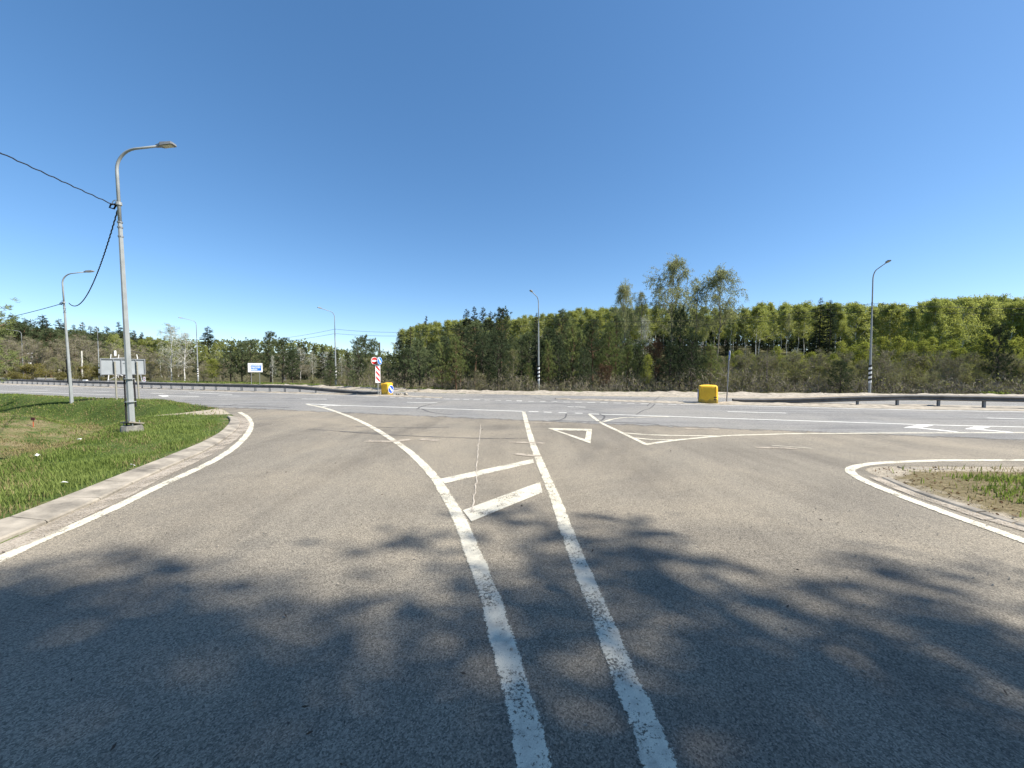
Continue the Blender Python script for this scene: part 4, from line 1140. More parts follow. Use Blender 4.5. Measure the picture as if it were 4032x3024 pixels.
def gen_decid(seed, H, r0=0.012, bare=0.3, spread=0.26, n1=18, n2=5, n3=4, up=50, droop=0.25, leaf_n=8, leaf_l=0.16, stems=1, crook=0.03, twig=0.014, l3=0.7, lean=0.0, shape=0.8, scatter=0.22):
    r = np.random.default_rng(seed); wood, leaf = MB(), MB()
    T0, T1, LC = [], [], []
    for st in range(stems):
        hs = H * (1 if stems == 1 else r.uniform(0.72, 1.0))
        ln = (lean if stems == 1 else r.uniform(0.10, 0.34)) * hs; la = r.uniform(0, 6.28) if stems == 1 else st * 6.28 / stems + r.normal(0, 0.3)
        k = np.linspace(0, 1, 9)
        wob = np.cumsum(r.normal(0, crook * hs / 4, (9, 2)), 0) * (k[:, None] > 0)
        tp = np.column_stack([math.cos(la) * ln * k ** 1.3 + wob[:, 0], math.sin(la) * ln * k ** 1.3 + wob[:, 1], hs * k])
        rt = r0 * H * (1 if stems == 1 else 0.55)
        wood.tube(tp, rt * (1 - k) ** 0.8 + 0.004 * H * 0.3, 6, cap=False)
        m1 = max(4, n1 // stems) if stems > 1 else n1
        for b in range(m1):
            u = ((b + r.uniform(0.1, 0.9)) / m1); t = bare + (0.985 - bare) * u
            p0 = np.array([np.interp(t, k, tp[:, q]) for q in range(3)])
            az = b * 2.4 + r.normal(0, 0.4); el = math.radians(up + r.normal(0, 9) + 18 * u)
            L = spread * hs * (0.25 + 0.95 * math.sin(math.pi * min(1, 0.22 + shape * u))) * r.uniform(0.7, 1.2)
            o = np.array([math.cos(az) * math.cos(el), math.sin(az) * math.cos(el), math.sin(el)])
            s = np.linspace(0, 1, 5)
            pth = p0 + o * (s * L)[:, None] + np.cumsum(r.normal(0, 0.035 * L, (5, 3)), 0) * (s[:, None] > 0)
            pth[:, 2] -= droop * L * 0.45 * s ** 2.5
            wood.tube(pth, np.linspace(rt * (1 - t) * 0.5 + 0.012, 0.008, 5), 3, cap=False)
            for c in range(n2):
                s2 = r.uniform(0.28, 1.0); q0 = np.array([np.interp(s2, s, pth[:, q]) for q in range(3)])
                d2_ = nrm(o * 0.8 + r.normal(0, 0.55, 3) + np.array([0, 0, 0.15 - droop * 0.5])); L2 = L * r.uniform(0.25, 0.5) * (1.15 - 0.5 * s2) + 0.15
                q1 = q0 + d2_ * L2
                T0.append(q0); T1.append(q1)
                w0 = q0 + (q1 - q0) * r.uniform(0.2, 1.0, (n3, 1))
                dd = nrm(d2_ * 0.5 + r.normal(0, 0.6, (n3, 3)) + np.array([0, 0, 0.25 - droop * 1.6]))
                L3 = l3 * r.uniform(0.5, 1.2, (n3, 1)) * min(1.0, 0.4 + L2)
                w1 = w0 + dd * L3
                T0.extend(w0); T1.extend(w1)
                if leaf_n:
                    tt = r.uniform(0.05, 1.1, (n3, leaf_n, 1))
                    LC.append((w0[:, None] + (w1 - w0)[:, None] * tt + r.normal(0, scatter * 0.6, (n3, leaf_n, 3))).reshape(-1, 3))
    wood.strips(np.array(T0), np.array(T1), twig)
    if LC:
        C = np.concatenate(LC); n = len(C)
        A = nrm(r.normal(0, 1, (n, 3)) + np.array([0, 0, -droop * 1.5])) * (leaf_l * 0.5 * r.uniform(0.6, 1.2, (n, 1)))
        B = nrm(np.cross(A, rvec(r, n))) * np.linalg.norm(A, axis=1)[:, None] * 0.62
        leaf.cards(C, A, B)
    return wood, leaf, H

PROTO = {}
def proto(key, gens, bark, foliage):
    out_ = []
    for wd, lf, H in gens:
        tm = wd.mesh('trunk', M[bark]); cm = lf.mesh('crown', M[foliage]) if lf.n else None
        out_.append((tm, cm, H))
    PROTO[key] = out_
proto('pine', [gen_pine(11, 8, 2.7, 0.10, 84), gen_pine(12, 8, 2.4, 0.16, 76), gen_pine(13, 8, 3.1, 0.12, 88), gen_pine(14, 8, 2.0, 0.08, 72)], 'bark', 'pine')
proto('pine_y', [gen_pine(15, 8, 2.3, 0.12, 80), gen_pine(16, 8, 2.6, 0.15, 80)], 'pinebark', 'pine_y')
proto('darkpine', [gen_pine(211, 8, 2.8, 0.07, 90), gen_pine(212, 8, 2.5, 0.10, 84)], 'bark', 'darkpine')
proto('tallpine', [gen_pine(17, 12, 3.0, 0.38, 80, 0.36), gen_pine(18, 12, 2.6, 0.46, 70, 0.36)], 'pinebark', 'pine')
proto('bigpine', [gen_pine(19, 8, 3.0, 0.03, 230, 0.17, 22, 30)], 'pinebark', 'pine_y')
proto('spruce', [gen_spruce(21, 15, 3.2, lev=0.38), gen_spruce(22, 15, 2.7, lev=0.38), gen_spruce(23, 15, 3.6, lev=0.40)], 'bark', 'spruce')
proto('thinspruce', [gen_spruce(24, 13, 1.5, 0.05, 0.7, 0.25)], 'bark', 'spruce')
proto('birch', [gen_decid(31, 17, 0.0075, 0.36, 0.20, 28, 5, 4, 52, 0.45, 15, 0.27, crook=0.03, l3=1.0, scatter=0.30), gen_decid(32, 17, 0.0075, 0.42, 0.17, 26, 5, 4, 55, 0.5, 15, 0.27, crook=0.04, l3=1.0, scatter=0.30, lean=0.05),
                gen_decid(33, 17, 0.008, 0.30, 0.22, 30, 5, 4, 48, 0.4, 15, 0.27, crook=0.03, l3=1.0, scatter=0.30), gen_decid(34, 17, 0.007, 0.48, 0.16, 24, 5, 4, 55, 0.5, 17, 0.26, crook=0.03, l3=0.9, scatter=0.30)], 'birchbark', 'birch')
proto('airy', [gen_decid(41, 17, 0.011, 0.30, 0.34, 24, 7, 6, 46, 0.75, 17, 0.20, crook=0.05, l3=1.5, shape=0.72), gen_decid(42, 17, 0.011, 0.34, 0.30, 22, 7, 6, 54, 0.75, 17, 0.20, crook=0.05, l3=1.5, shape=0.72), gen_decid(43, 17, 0.008, 0.45, 0.16, 18, 5, 5, 58, 0.7, 9, 0.17, crook=0.03, l3=1.2)], 'twig', 'haze_leaf')
proto('airybirch', [gen_decid(44, 15, 0.0095, 0.22, 0.27, 24, 6, 5, 48, 0.65, 7, 0.15, crook=0.05, l3=1.2), gen_decid(45, 15, 0.0095, 0.26, 0.24, 22, 6, 5, 44, 0.5, 4, 0.15, crook=0.05, l3=1.1)], 'birchbark', 'haze_leaf')
proto('young', [gen_decid(51, 6, 0.008, 0.10, 0.24, 18, 5, 4, 60, 0.1, 9, 0.16, crook=0.03, l3=0.6, twig=0.01), gen_decid(52, 6, 0.008, 0.15, 0.20, 16, 5, 4, 62, 0.1, 9, 0.16, crook=0.04, l3=0.6, twig=0.01)], 'twig', 'young')
proto('olive', [gen_decid(53, 5, 0.008, 0.06, 0.34, 20, 5, 5, 52, 0.1, 5, 0.13, stems=4, crook=0.06, l3=0.6, twig=0.011), gen_decid(54, 5, 0.009, 0.08, 0.36, 20, 5, 5, 48, 0.15, 4, 0.13, stems=5, crook=0.07, l3=0.6, twig=0.011), gen_decid(55, 5, 0.009, 0.12, 0.30, 18, 5, 5, 60, 0.0, 5, 0.12, stems=1, crook=0.05, l3=0.6, twig=0.01)], 'twig', 'olive')
proto('bare', [gen_decid(61, 5, 0.009, 0.06, 0.34, 22, 6, 7, 55, 0.05, 3, 0.10, stems=5, crook=0.06, l3=0.7, twig=0.013), gen_decid(62, 5, 0.010, 0.15, 0.36, 20, 6, 7, 48, 0.1, 3, 0.10, stems=3, crook=0.08, l3=0.7, twig=0.013), gen_decid(63, 5, 0.008, 0.10, 0.24, 20, 6, 6, 68, 0.0, 3, 0.10, stems=6, crook=0.04, l3=0.7, twig=0.012)], 'twig', 'olive')
proto('bigbare', [gen_decid(64, 11, 0.012, 0.16, 0.34, 24, 7, 7, 48, 0.15, 2, 0.16, stems=3, crook=0.06, l3=1.1, twig=0.022), gen_decid(65, 11, 0.012, 0.2, 0.30, 24, 7, 7, 55, 0.1, 2, 0.16, stems=2, crook=0.06, l3=1.1, twig=0.022)], 'twig', 'olive')
proto('willow', [gen_decid(71, 4, 0.02, 0.02, 0.44, 40, 6, 6, 40, 0.55, 7, 0.13, stems=8, crook=0.06, l3=0.6, twig=0.009), gen_decid(72, 4, 0.02, 0.02, 0.48, 40, 6, 6, 36, 0.6, 7, 0.13, stems=9, crook=0.06, l3=0.6, twig=0.009)], 'twig', 'willow')
proto('rusty', [gen_decid(73, 7, 0.012, 0.10, 0.30, 20, 6, 5, 45, 0.1, 7, 0.14, stems=2, crook=0.08, l3=0.7)], 'bark', 'dryleaf')
proto('dead', [gen_spruce(81, 9, 1.9, 0.10, 1.0, 1.0, 0.55)], 'deadwood', 'spruce')
SHORT = {'darkpine': 'pine_tree', 'pine': 'pine_tree', 'pine_y': 'pine_tree', 'tallpine': 'pine_tree', 'bigpine': 'pine_tree', 'spruce': 'spruce_tree', 'thinspruce': 'spruce_tree', 'birch': 'birch_tree', 'airy': 'birch_tree', 'airybirch': 'birch_tree',
         'young': 'young_birch', 'olive': 'shrub', 'bare': 'bare_shrub', 'bigbare': 'bare_tree', 'willow': 'willow_bush', 'rusty': 'oak_tree', 'dead': 'dead_spruce'}
rt_ = random.Random(77)
def plant(key, x, y, h, label, group=None, var=None, sx=1.0, rot=None, z=None):
    tm, cm, H = PROTO[key][var if var is not None else rt_.randrange(len(PROTO[key]))]
    nm = SHORT[key]
    cat = 'shrub' if key in ('olive', 'bare', 'willow') else 'tree'
    o = thing(nm, (x, y, z if z is not None else -0.05), label, cat, group, rot if rot is not None else rt_.uniform(0, 6.28))
    k = h / H; o.scale = (k * sx, k * sx, k)
    link('trunk', tm, o)
    if cm: link('crown', cm, o)
    return o
def at(key, fx, ty, d, label, group=None, var=None, sx=1.0, rot=None):
    """stand a tree at forward distance d so that its top meets photo height ty"""
    p = D(fx, ty, d); zg = float(rise(np.array([p[0]]), np.array([d]))[0])
    return plant(key, p[0], d, p[2] - zg + 0.05, label, group, var, sx, rot, zg - 0.05)

# --- singled-out trees, left to right
pl = plant('bigpine', -36.1, 22.6, 10.2, 'bushy sunlit pine cut by the left edge of the picture', var=0, sx=1.1, rot=1.0, z=-0.7)
at('airybirch', 668, 1286, 72, 'pale birch with white trunk, taller of the two left of the far lamp', var=0)
at('airybirch', 722, 1312, 71, 'slim white birch nearest the far lamp right of the taller one', var=1)
at('spruce', 818, 1284, 150, 'lone dark spruce standing above the ridge beside the far lamp', var=0, sx=1.25)
at('young', 836, 1420, 67, 'round yellow green bush below the far lamp left of the pine clump', var=0, sx=1.7)
for k, (fx, ty, d, sx, lb) in enumerate(((905,1372,69,1.0,'low dark pine at the left end of the pine clump'), (950,1358,70,0.9,'bushy dark pine second in the clump behind the information board'), (985,1350,71,1.05,'dark pine directly above the information board'),
                                  (1062,1318,68,0.92,'tallest pine of the clump with a pointed tip'), (1110,1345,66,0.95,'broad pine right of the tallest pine of the clump'), (1150,1385,64,0.95,'low pine at the right end of the pine clump'))):
    at('pine', fx, ty, d, lb, 'pines behind the information board', k % 4, sx)
at('airybirch', 1072, 1400, 60, 'thin pale forked birch in front of the pine clump', var=1, sx=0.5)
at('bare', 930, 1470, 63, 'reddish brown bare bush left of the information board', var=0, sx=1.2)
at('bare', 975, 1478, 62, 'low brown bare bush under the information board', var=1, sx=1.2)
at('pine', 1298, 1425, 50, 'small dense pine at the foot of the lamp left of the no entry sign', var=3, sx=1.3)
at('pine', 1392, 1462, 46, 'little pine between the lamp and the no entry sign', var=1, sx=1.3)
at('olive', 1350, 1470, 49, 'olive bush between the two small pines left of the no entry sign', var=1)
at('olive', 1455, 1420, 46, 'thin olive sapling thicket behind the no entry sign', var=2, sx=1.1)
at('olive', 1225, 1485, 56, 'low olive bush right of the pine clump', var=0)
at('pine', 1408, 1345, 52, 'dark pine left of the wooden pole top', var=0, sx=0.8)
at('pine', 1440, 1336, 54, 'twin topped dark pine beside the wooden pole top', var=1, sx=0.85)
at('pine', 1472, 1352, 53, 'dark pine right below the wooden pole top', var=2, sx=0.7)
for k, (key, fx, ty, d, v, sx, lb) in enumerate((
    ('spruce',1572,1308,58,0,0.9,'dark spruce at the left corner of the middle wood'), ('thinspruce',1616,1285,60,0,1.0,'thin ragged spruce above the corner pines'),
    ('pine',1530,1405,44,2,0.9,'bushy pine behind the yellow barrel'), ('pine',1590,1385,43,0,0.95,'dark pine right behind the yellow barrel'), ('pine',1650,1352,42,1,1.0,'broad mid green pine left of the light green pair'),
    ('pine_y',1740,1358,41,0,0.85,'light green pine, left one of the pair'), ('pine_y',1795,1345,41,1,0.85,'light green pine, right one of the pair'),
    ('tallpine',1810,1285,50,0,1.0,'tall dark pine behind the light green pair'), ('tallpine',1870,1280,48,1,1.05,'tall dark pine under the row of pointed spruce tops'), ('darkpine',1900,1330,44,0,0.95,'dense dark pine filling the gap right of the light green pair'),
    ('tallpine',1975,1228,52,0,0.75,'tallest layered pine left of the middle lamp'), ('darkpine',1960,1320,42,0,0.95,'wide dark pine below the layered pine'),
    ('spruce',1838,1214,75,0,0.9,'pointed spruce top, first of the four in a row'), ('spruce',1868,1206,76,1,0.9,'pointed spruce top, second of the four in a row'), ('spruce',1902,1207,74,2,0.75,'pointed spruce top, third of the four in a row'), ('spruce',1932,1224,76,0,0.9,'pointed spruce top, last of the four in a row'),
    ('spruce',1678,1243,95,1,0.7,'small spruce tip poking above the green wood left of the four tops'),
    ('olive',2022,1392,41,2,0.9,'pale olive leafing tree before the dark pines left of the middle lamp'), ('bare',1885,1462,40,0,1.3,'brown bare bush at the foot of the dark pines'),
    ('pine_y',2082,1440,41,1,0.8,'small light pine left of the middle lamp foot'), ('spruce',2112,1232,48,1,0.62,'tall narrow dark spruce behind the middle lamp'),
    ('pine_y',2160,1352,42,0,0.7,'slim light pine right of the middle lamp'), ('tallpine',2212,1236,50,1,0.85,'tall dark pine right of the middle lamp'), ('darkpine',2200,1345,43,1,0.95,'dark pine before the tall pine right of the middle lamp'),
    ('pine_y',2258,1272,46,0,0.75,'green tall pine with sunny tip in the right half of the middle wood'), ('tallpine',2335,1268,47,0,0.8,'dark tall pine left of the bare tree tops'), ('pine_y',2400,1300,45,1,0.75,'yellowish pine above the brown undergrowth'),
    ('tallpine',2425,1258,48,1,0.75,'dark pine tip rising beside the yellowish pine'), ('darkpine',2300,1385,41,0,0.8,'dark low pine in the right half of the middle wood'), ('pine_y',2470,1370,42,0,0.8,'olive pine left of the bright green shrub'),
    ('darkpine',2680,1238,41,0,0.62,'big dark pine with broad base left of the right yellow barrel'), ('darkpine',2725,1335,39,0,0.9,'broad dark pine directly behind the right yellow barrel'), ('darkpine',2640,1360,39,1,0.85,'dark pine skirt left of the right yellow barrel'), ('pine_y',2800,1370,40,1,0.8,'pine thinning out above the thin leaning signpost'),
    ('young',2550,1408,39,0,0.9,'bright green sapling in front of the rusty oak'), ('rusty',2592,1318,42,0,0.85,'rusty brown oak keeping its dry leaves'), ('rusty',2375,1425,41,0,1.1,'brown dry undergrowth tree below the yellowish pine'),
    ('airybirch',2540,1255,50,1,0.7,'white trunked birch rising left of the rusty oak'),
    ('airy',2640,1058,66,0,0.82,'tallest open crowned birch above the middle wood'), ('airy',2830,1082,68,1,0.85,'fan shaped open birch second in height'), ('airy',2735,1125,70,2,1.0,'slim open birch between the two tall ones'), ('airy',2455,1138,66,1,0.62,'open bare birch left of the tallest one'), ('airy',2522,1150,70,2,0.9,'thin open birch top beside the left bare birch'),
    ('dead',3022,1372,38,0,0.9,'dead spruce with bare drooping branches'),
    ('spruce',3232,1172,79,1,0.8,'dark spruce tip above the right wood, left of the pair'), ('spruce',3272,1180,78,0,0.8,'dark spruce tip above the right wood, right of the pair'), ('spruce',3478,1190,110,1,0.5,'tiny spruce tip right of the tall right lamp'),
    ('darkpine',3312,1432,36,0,1.2,'single small dark pine before the right thicket'), ('bigbare',3492,1368,38,0,0.9,'round topped bare tree right of the tall right lamp'), ('darkpine',3935,1296,40,1,0.62,'dark ragged pine over the guardrail near the right edge'), ('bigbare',3960,1350,41,1,0.9,'many stemmed bare tree under the ragged dark pine'), ('bigbare',3765,1372,38,1,0.8,'grey bare tree between the tall right lamp and the ragged pine'))):
    at(key, fx, ty, d, lb, None, v, sx)

# --- masses of like trees
BINS = [(300,'at the far left'),(600,'behind the grey board'),(860,'near the two white birches'),(1230,'near the left pine clump'),(1560,'around the no entry sign'),(1850,'above the left yellow barrel'),(2120,'left of the middle lamp'),(2480,'right of the middle lamp'),(2880,'behind the right yellow barrel'),(3150,'around the dead spruce'),(3424,'left of the tall right lamp'),(3750,'right of the tall right lamp'),(9999,'near the right edge')]
def where(fx): return next(t for lim, t in BINS if fx < lim)
def row(key, fx0, fx1, n, d0, d1, tops, jit, label, group, sx=(0.85, 1.15), var=None):
    fxs = np.linspace(fx0, fx1, n)
    for k in range(n):
        fx = fxs[k] + rt_.uniform(-0.45, 0.45) * (fx1 - fx0) / n
        d = rt_.uniform(d0, d1); ty = np.interp(fx, [t[0] for t in tops], [t[1] for t in tops]) + rt_.uniform(-jit * 0.35, jit)
        at(key, fx, ty, d, label + ' ' + where(fx), group, var, rt_.uniform(*sx))
skyR = [(2300,1222),(2500,1215),(2880,1215),(3080,1202),(3340,1200),(3500,1208),(3650,1200),(3800,1178),(3900,1174),(4032,1184),(4400,1180)]
row('birch', 2300, 4380, 60, 80, 91, skyR, 34, 'tall fresh green birch in the front rank', 'front birches of the right wood')
row('birch', 2300, 4400, 54, 105, 120, skyR, 14, 'fresh green birch crown on the rear skyline', 'rear birches of the right wood')
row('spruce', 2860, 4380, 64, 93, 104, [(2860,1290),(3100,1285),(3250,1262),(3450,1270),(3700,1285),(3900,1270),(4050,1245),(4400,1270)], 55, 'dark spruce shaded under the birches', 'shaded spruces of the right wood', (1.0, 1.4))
skyM = [(1545,1330),(1600,1296),(1680,1272),(1800,1266),(2020,1258),(2150,1244),(2300,1220)]
row('birch', 1572, 2420, 36, 90, 100, skyM, 16, 'fresh green birch in the middle wood', 'birches behind the middle pines')
row('birch', 1590, 2420, 30, 104, 122, skyM, 12, 'green birch crown on the middle skyline', 'skyline birches behind the middle pines')
row('pine', 1640, 2500, 26, 48, 64, [(1640,1375),(1900,1330),(2200,1320),(2500,1340)], 40, 'dark pine inside the middle wood', 'inner pines of the middle wood', (0.9, 1.1))
row('pine', 2500, 2880, 14, 46, 60, [(2500,1370),(2880,1390)], 40, 'dark pine inside the wood', 'inner pines behind the right barrel', (0.9, 1.1))
row('spruce', 1560, 2860, 46, 68, 84, [(1560,1350),(2000,1310),(2500,1320),(2860,1320)], 40, 'dark spruce deep in the middle wood', 'spruces deep in the middle wood', (0.9, 1.3))
row('young', 2880, 4350, 44, 46, 60, [(2880,1405),(3200,1370),(3500,1345),(3700,1350),(3800,1342),(4032,1340),(4350,1350)], 40, 'bright yellow green young birch above the thicket', 'bright young birches of the right thicket', (0.9, 1.4))
row('bare', 2840, 4350, 50, 40, 52, [(2840,1395),(3100,1390),(3400,1390),(4350,1395)], 45, 'bare grey brown sapling in the thicket', 'bare saplings of the right thicket', (0.7, 1.1))
row('olive', 2820, 4380, 44, 37.5, 46, [(2820,1445),(3200,1440),(3600,1435),(4380,1440)], 45, 'olive leafing bush at the foot of the thicket', 'olive bushes of the right thicket', (0.8, 1.3))
row('bare', 2830, 4380, 26, 36.5, 41, [(2830,1470),(4380,1470)], 35, 'low bare bush along the thicket verge', 'low bare bushes of the right thicket', (0.9, 1.4))
row('bare', 1520, 2820, 40, 38.5, 44, [(1520,1500),(2820,1490)], 28, 'low bare bush under the pines', 'low bare bushes under the middle pines', (0.9, 1.4))
skyL = [(-200,1245),(25,1240),(100,1240),(168,1243),(265,1256),(355,1258),(465,1270),(540,1300),(620,1325),(760,1345)]
row('spruce', -220, 560, 24, 126, 140, skyL, 34, 'dark pointed spruce on the skyline', 'spruces of the left skyline', (0.8, 1.15))
row('tallpine', -220, 520, 17, 112, 125, [(a_, b_2 + 44) for a_, b_2 in skyL], 26, 'dark pine under the skyline', 'pines of the left skyline', (1.0, 1.3))
row('spruce', 520, 760, 6, 120, 140, [(520,1310),(760,1345)], 20, 'small dark spruce on the slope', 'spruces behind the two white birches')
row('birch', 430, 920, 14, 105, 130, [(430,1320),(760,1352),(920,1358)], 18, 'olive green birch on the slope', 'slope birches behind the two white birches')
row('bigbare', -200, 520, 14, 86, 98, [(-200,1335),(250,1330),(480,1345),(520,1355)], 25, 'brown bare tree in front of the pines', 'bare trees before the left pines', (0.85, 1.15))
row('bigbare', 480, 900, 9, 80, 92, [(480,1370),(900,1395)], 22, 'brown bare tree in the thicket', 'bare trees by the white birches', (0.85, 1.15))
row('bare', 540, 920, 16, 72, 80, [(540,1430),(920,1430)], 40, 'grey brown bare bush', 'bare bushes by the white birches', (0.9, 1.4))
row('olive', -200, 560, 12, 78, 86, [(-200,1420),(560,1425)], 30, 'olive bush before the bare trees', 'olive bushes before the left bare trees', (1.0, 1.5))
for fx, ty, d, sx, lb in ((125,1432,80,1.5,'yellow green willow dome behind the thin pole with white boxes'), (60,1448,79,1.2,'small yellow willow dome beside the farthest lamp'), (240,1466,79,1.5,'flat yellow willow dome at the short pole stump'), (355,1440,80,1.4,'yellow willow dome between the thick pale pole and the transformer pole'), (420,1462,80,1.2,'low yellow willow dome right of the transformer pole'), (590,1425,82,1.0,'yellowish willow tip right of the grey board')):
    at('willow', fx, ty, d, lb, None, None, sx)
row('spruce', 1140, 1420, 10, 84, 100, [(1140,1352),(1250,1350),(1330,1362),(1420,1368)], 18, 'dark spruce in the gap between pine groups', 'spruces of the gap wood')
row('airybirch', 1130, 1480, 8, 78, 90, [(1130,1370),(1480,1400)], 25, 'grey leafless birch in the gap between pine groups', 'grey birches of the gap wood', (0.9, 1.3))
row('bigbare', 1120, 1520, 8, 66, 76, [(1120,1420),(1520,1430)], 22, 'low brown bare tree in the gap between pine groups', 'bare trees of the gap wood')
row('olive', 1150, 1530, 9, 50, 57, [(1150,1478),(1530,1480)], 20, 'olive bush along the verge', 'verge bushes of the gap wood', (0.9, 1.4))

row('airy', 2930, 4300, 8, 82, 88, [(2930,1215),(3500,1215),(4300,1195)], 30, 'grey half bare birch among the green birches', 'half bare birches of the right wood', (0.6, 0.8), 2)
# --- far wooded ridge: one mass
r = np.random.default_rng(8); rd = MB()
fx = r.uniform(-250, 1700, 5200); dd_ = r.uniform(230, 300, 5200)
topy = np.interp(fx, [-250, 500, 700, 1000, 1200, 1400, 1700], [1330, 1340, 1346, 1346, 1352, 1400, 1405])
Xr = (fx - CX) / F * dd_; zt_ = HC + (1458 - topy) / F * dd_
hh = zt_ * (1 - r.uniform(0, 1, 5200) ** 1.5 * 0.7) + fnoise(Xr, dd_ * 0.1, 0.12) * 0.6
c = np.stack([Xr, dd_, hh], 1)
for rep in range(3):
    cc = c + r.normal(0, 1.1, c.shape); A = nrm(r.normal(0, 1, c.shape) + [0, 0, 0.4]) * r.uniform(0.5, 1.3, (len(c), 1)); B = nrm(np.cross(A, rvec(r, len(c)))) * 0.55
    rd.cards(cc, A, B)
tag(rd.build('far_wood', M['olive']), kind='stuff')
# hill under it
hm_ = MB(); hx = np.linspace(-420, 20, 60); rows_ = []
for t in np.linspace(0, 1, 8):
    yy = 205 + 120 * t; zz = np.interp(hx / yy * F + CX, [-250, 700, 1200, 1400, 1700], [1380, 1385, 1390, 1425, 1430]); zz = (HC + (1458 - zz) / F * yy) * smst(0, 0.5, t)
    rows_.append(np.column_stack([hx, np.full(60, yy), zz - 0.3]))
vv = np.concatenate(rows_); q, k = np.meshgrid(np.arange(59), np.arange(7)); q, k = q.ravel(), k.ravel()
hm_.add(vv, np.stack([k*60 + q, k*60 + q + 1, (k+1)*60 + q + 1, (k+1)*60 + q], 1))
tag(hm_.build('hill', M['ground'], smooth=True), kind='structure')
for a_n in ('wood',):
    me = bpy.data.objects['hill'].data; a = me.attributes.new(a_n, 'FLOAT', 'POINT'); a.data.foreach_set('value', np.ones(len(me.vertices), np.float32))

# --- dark depth of the wood, one mass behind the ranks of trees
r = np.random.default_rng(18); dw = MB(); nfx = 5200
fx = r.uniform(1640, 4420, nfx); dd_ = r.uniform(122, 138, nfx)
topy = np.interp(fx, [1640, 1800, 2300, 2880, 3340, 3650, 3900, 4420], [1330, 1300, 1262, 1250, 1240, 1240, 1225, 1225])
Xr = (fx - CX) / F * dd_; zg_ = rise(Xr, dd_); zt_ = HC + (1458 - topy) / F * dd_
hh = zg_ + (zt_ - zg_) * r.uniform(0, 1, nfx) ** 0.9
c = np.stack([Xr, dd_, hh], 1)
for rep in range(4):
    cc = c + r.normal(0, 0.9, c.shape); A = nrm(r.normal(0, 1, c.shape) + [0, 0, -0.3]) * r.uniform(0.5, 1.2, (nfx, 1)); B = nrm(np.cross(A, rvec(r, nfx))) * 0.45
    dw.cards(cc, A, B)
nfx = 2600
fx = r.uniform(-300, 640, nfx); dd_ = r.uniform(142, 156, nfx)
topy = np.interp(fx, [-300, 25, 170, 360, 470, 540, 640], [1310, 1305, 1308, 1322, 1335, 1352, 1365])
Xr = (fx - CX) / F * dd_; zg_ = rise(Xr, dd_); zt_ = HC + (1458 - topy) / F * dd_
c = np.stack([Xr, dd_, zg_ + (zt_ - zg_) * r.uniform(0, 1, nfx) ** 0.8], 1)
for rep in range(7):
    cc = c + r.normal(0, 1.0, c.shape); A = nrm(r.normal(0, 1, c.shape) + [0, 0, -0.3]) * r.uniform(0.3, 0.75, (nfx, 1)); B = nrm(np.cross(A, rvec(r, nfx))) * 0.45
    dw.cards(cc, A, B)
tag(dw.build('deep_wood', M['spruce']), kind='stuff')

# --- tall trees right of the viewpoint, out of frame, whose shade falls over the road
proto('shade', [gen_decid(91, 20, 0.012, 0.22, 0.24, 32, 8, 7, 40, 0.25, 8, 0.34, crook=0.04, l3=1.2, scatter=0.5), gen_decid(92, 20, 0.012, 0.22, 0.26, 30, 8, 7, 36, 0.25, 8, 0.34, crook=0.04, l3=1.2, scatter=0.5)], 'bark', 'olive')
SHORT['shade'] = 'roadside_tree'
for x, y, h, v, sx, rot, lb in ((9.8,-1.7,9.5,0,1.1,0.4,'low roadside tree on the right behind the viewpoint'), (11.6,-1.9,13.5,1,1.0,1.3,'leafy roadside tree on the right, nearest the side road'),
        (13.8,-1.5,15.0,0,0.8,2.2,'mid sized leafy roadside tree on the right between two taller ones'), (15.2,-5.0,18.5,1,1.0,3.1,'broad leafy roadside tree on the right set back from the road'),
        (13.2,-2.3,20.0,1,0.85,4.0,'tall leafy roadside tree on the right behind the nearest one'), (15.0,-3.2,23.5,0,0.8,5.0,'tallest leafy roadside tree on the right'),
        (12.0,-7.0,18.0,1,1.0,0.9,'roadside tree on the right farthest behind the viewpoint'), (17.6,-4.1,26.0,1,0.78,2.7,'leafy roadside tree farthest right of the viewpoint'), (16.5,-6.4,24.0,0,0.9,1.8,'roadside tree on the right in the second rank')):
    plant('shade', x, y - 1.1, h, lb, None, v, sx, rot)
# brush and fallen twigs on the floor of the wood
r = np.random.default_rng(31); n = 42000
ufx = r.uniform(1240, 4350, n)
uby = np.interp(ufx, [1240, 1270, 1550, 1800, 2106, 2350, 2750, 3106, 3500, 4350], [1521, 1522, 1532, 1541, 1544.5, 1546, 1548.5, 1551, 1553, 1557])
up_ = np.array([G(a_, b_2) for a_, b_2 in zip(ufx, uby)]); up_[:, 1] += 1.2 + r.uniform(0, 1, n) ** 2.2 * 16
uh = r.uniform(0.05, 1.0, n) ** 1.4 * (1.5 + 0.6 * fnoise(up_[:, 0], up_[:, 1], 0.5)).clip(0.4, 2.4)
ua = nrm(r.normal(0, 0.6, (n, 3)) + [0, 0, 0.9]) * r.uniform(0.12, 0.45, (n, 1))
ub = nrm(np.cross(ua, rvec(r, n))) * r.uniform(0.008, 0.022, (n, 1))
um = MB(); zz_ = rise(up_[:, 0], up_[:, 1])
sel = r.uniform(0, 1, n) < 0.8
uc = np.column_stack([up_, uh + zz_])
um.cards(uc[sel], ua[sel], ub[sel], 0).cards(uc[~sel], ua[~sel] * 0.3, ub[~sel] * 2.5, 1)
tag(um.build('undergrowth', [M['twig'], M['olive']]), kind='stuff')

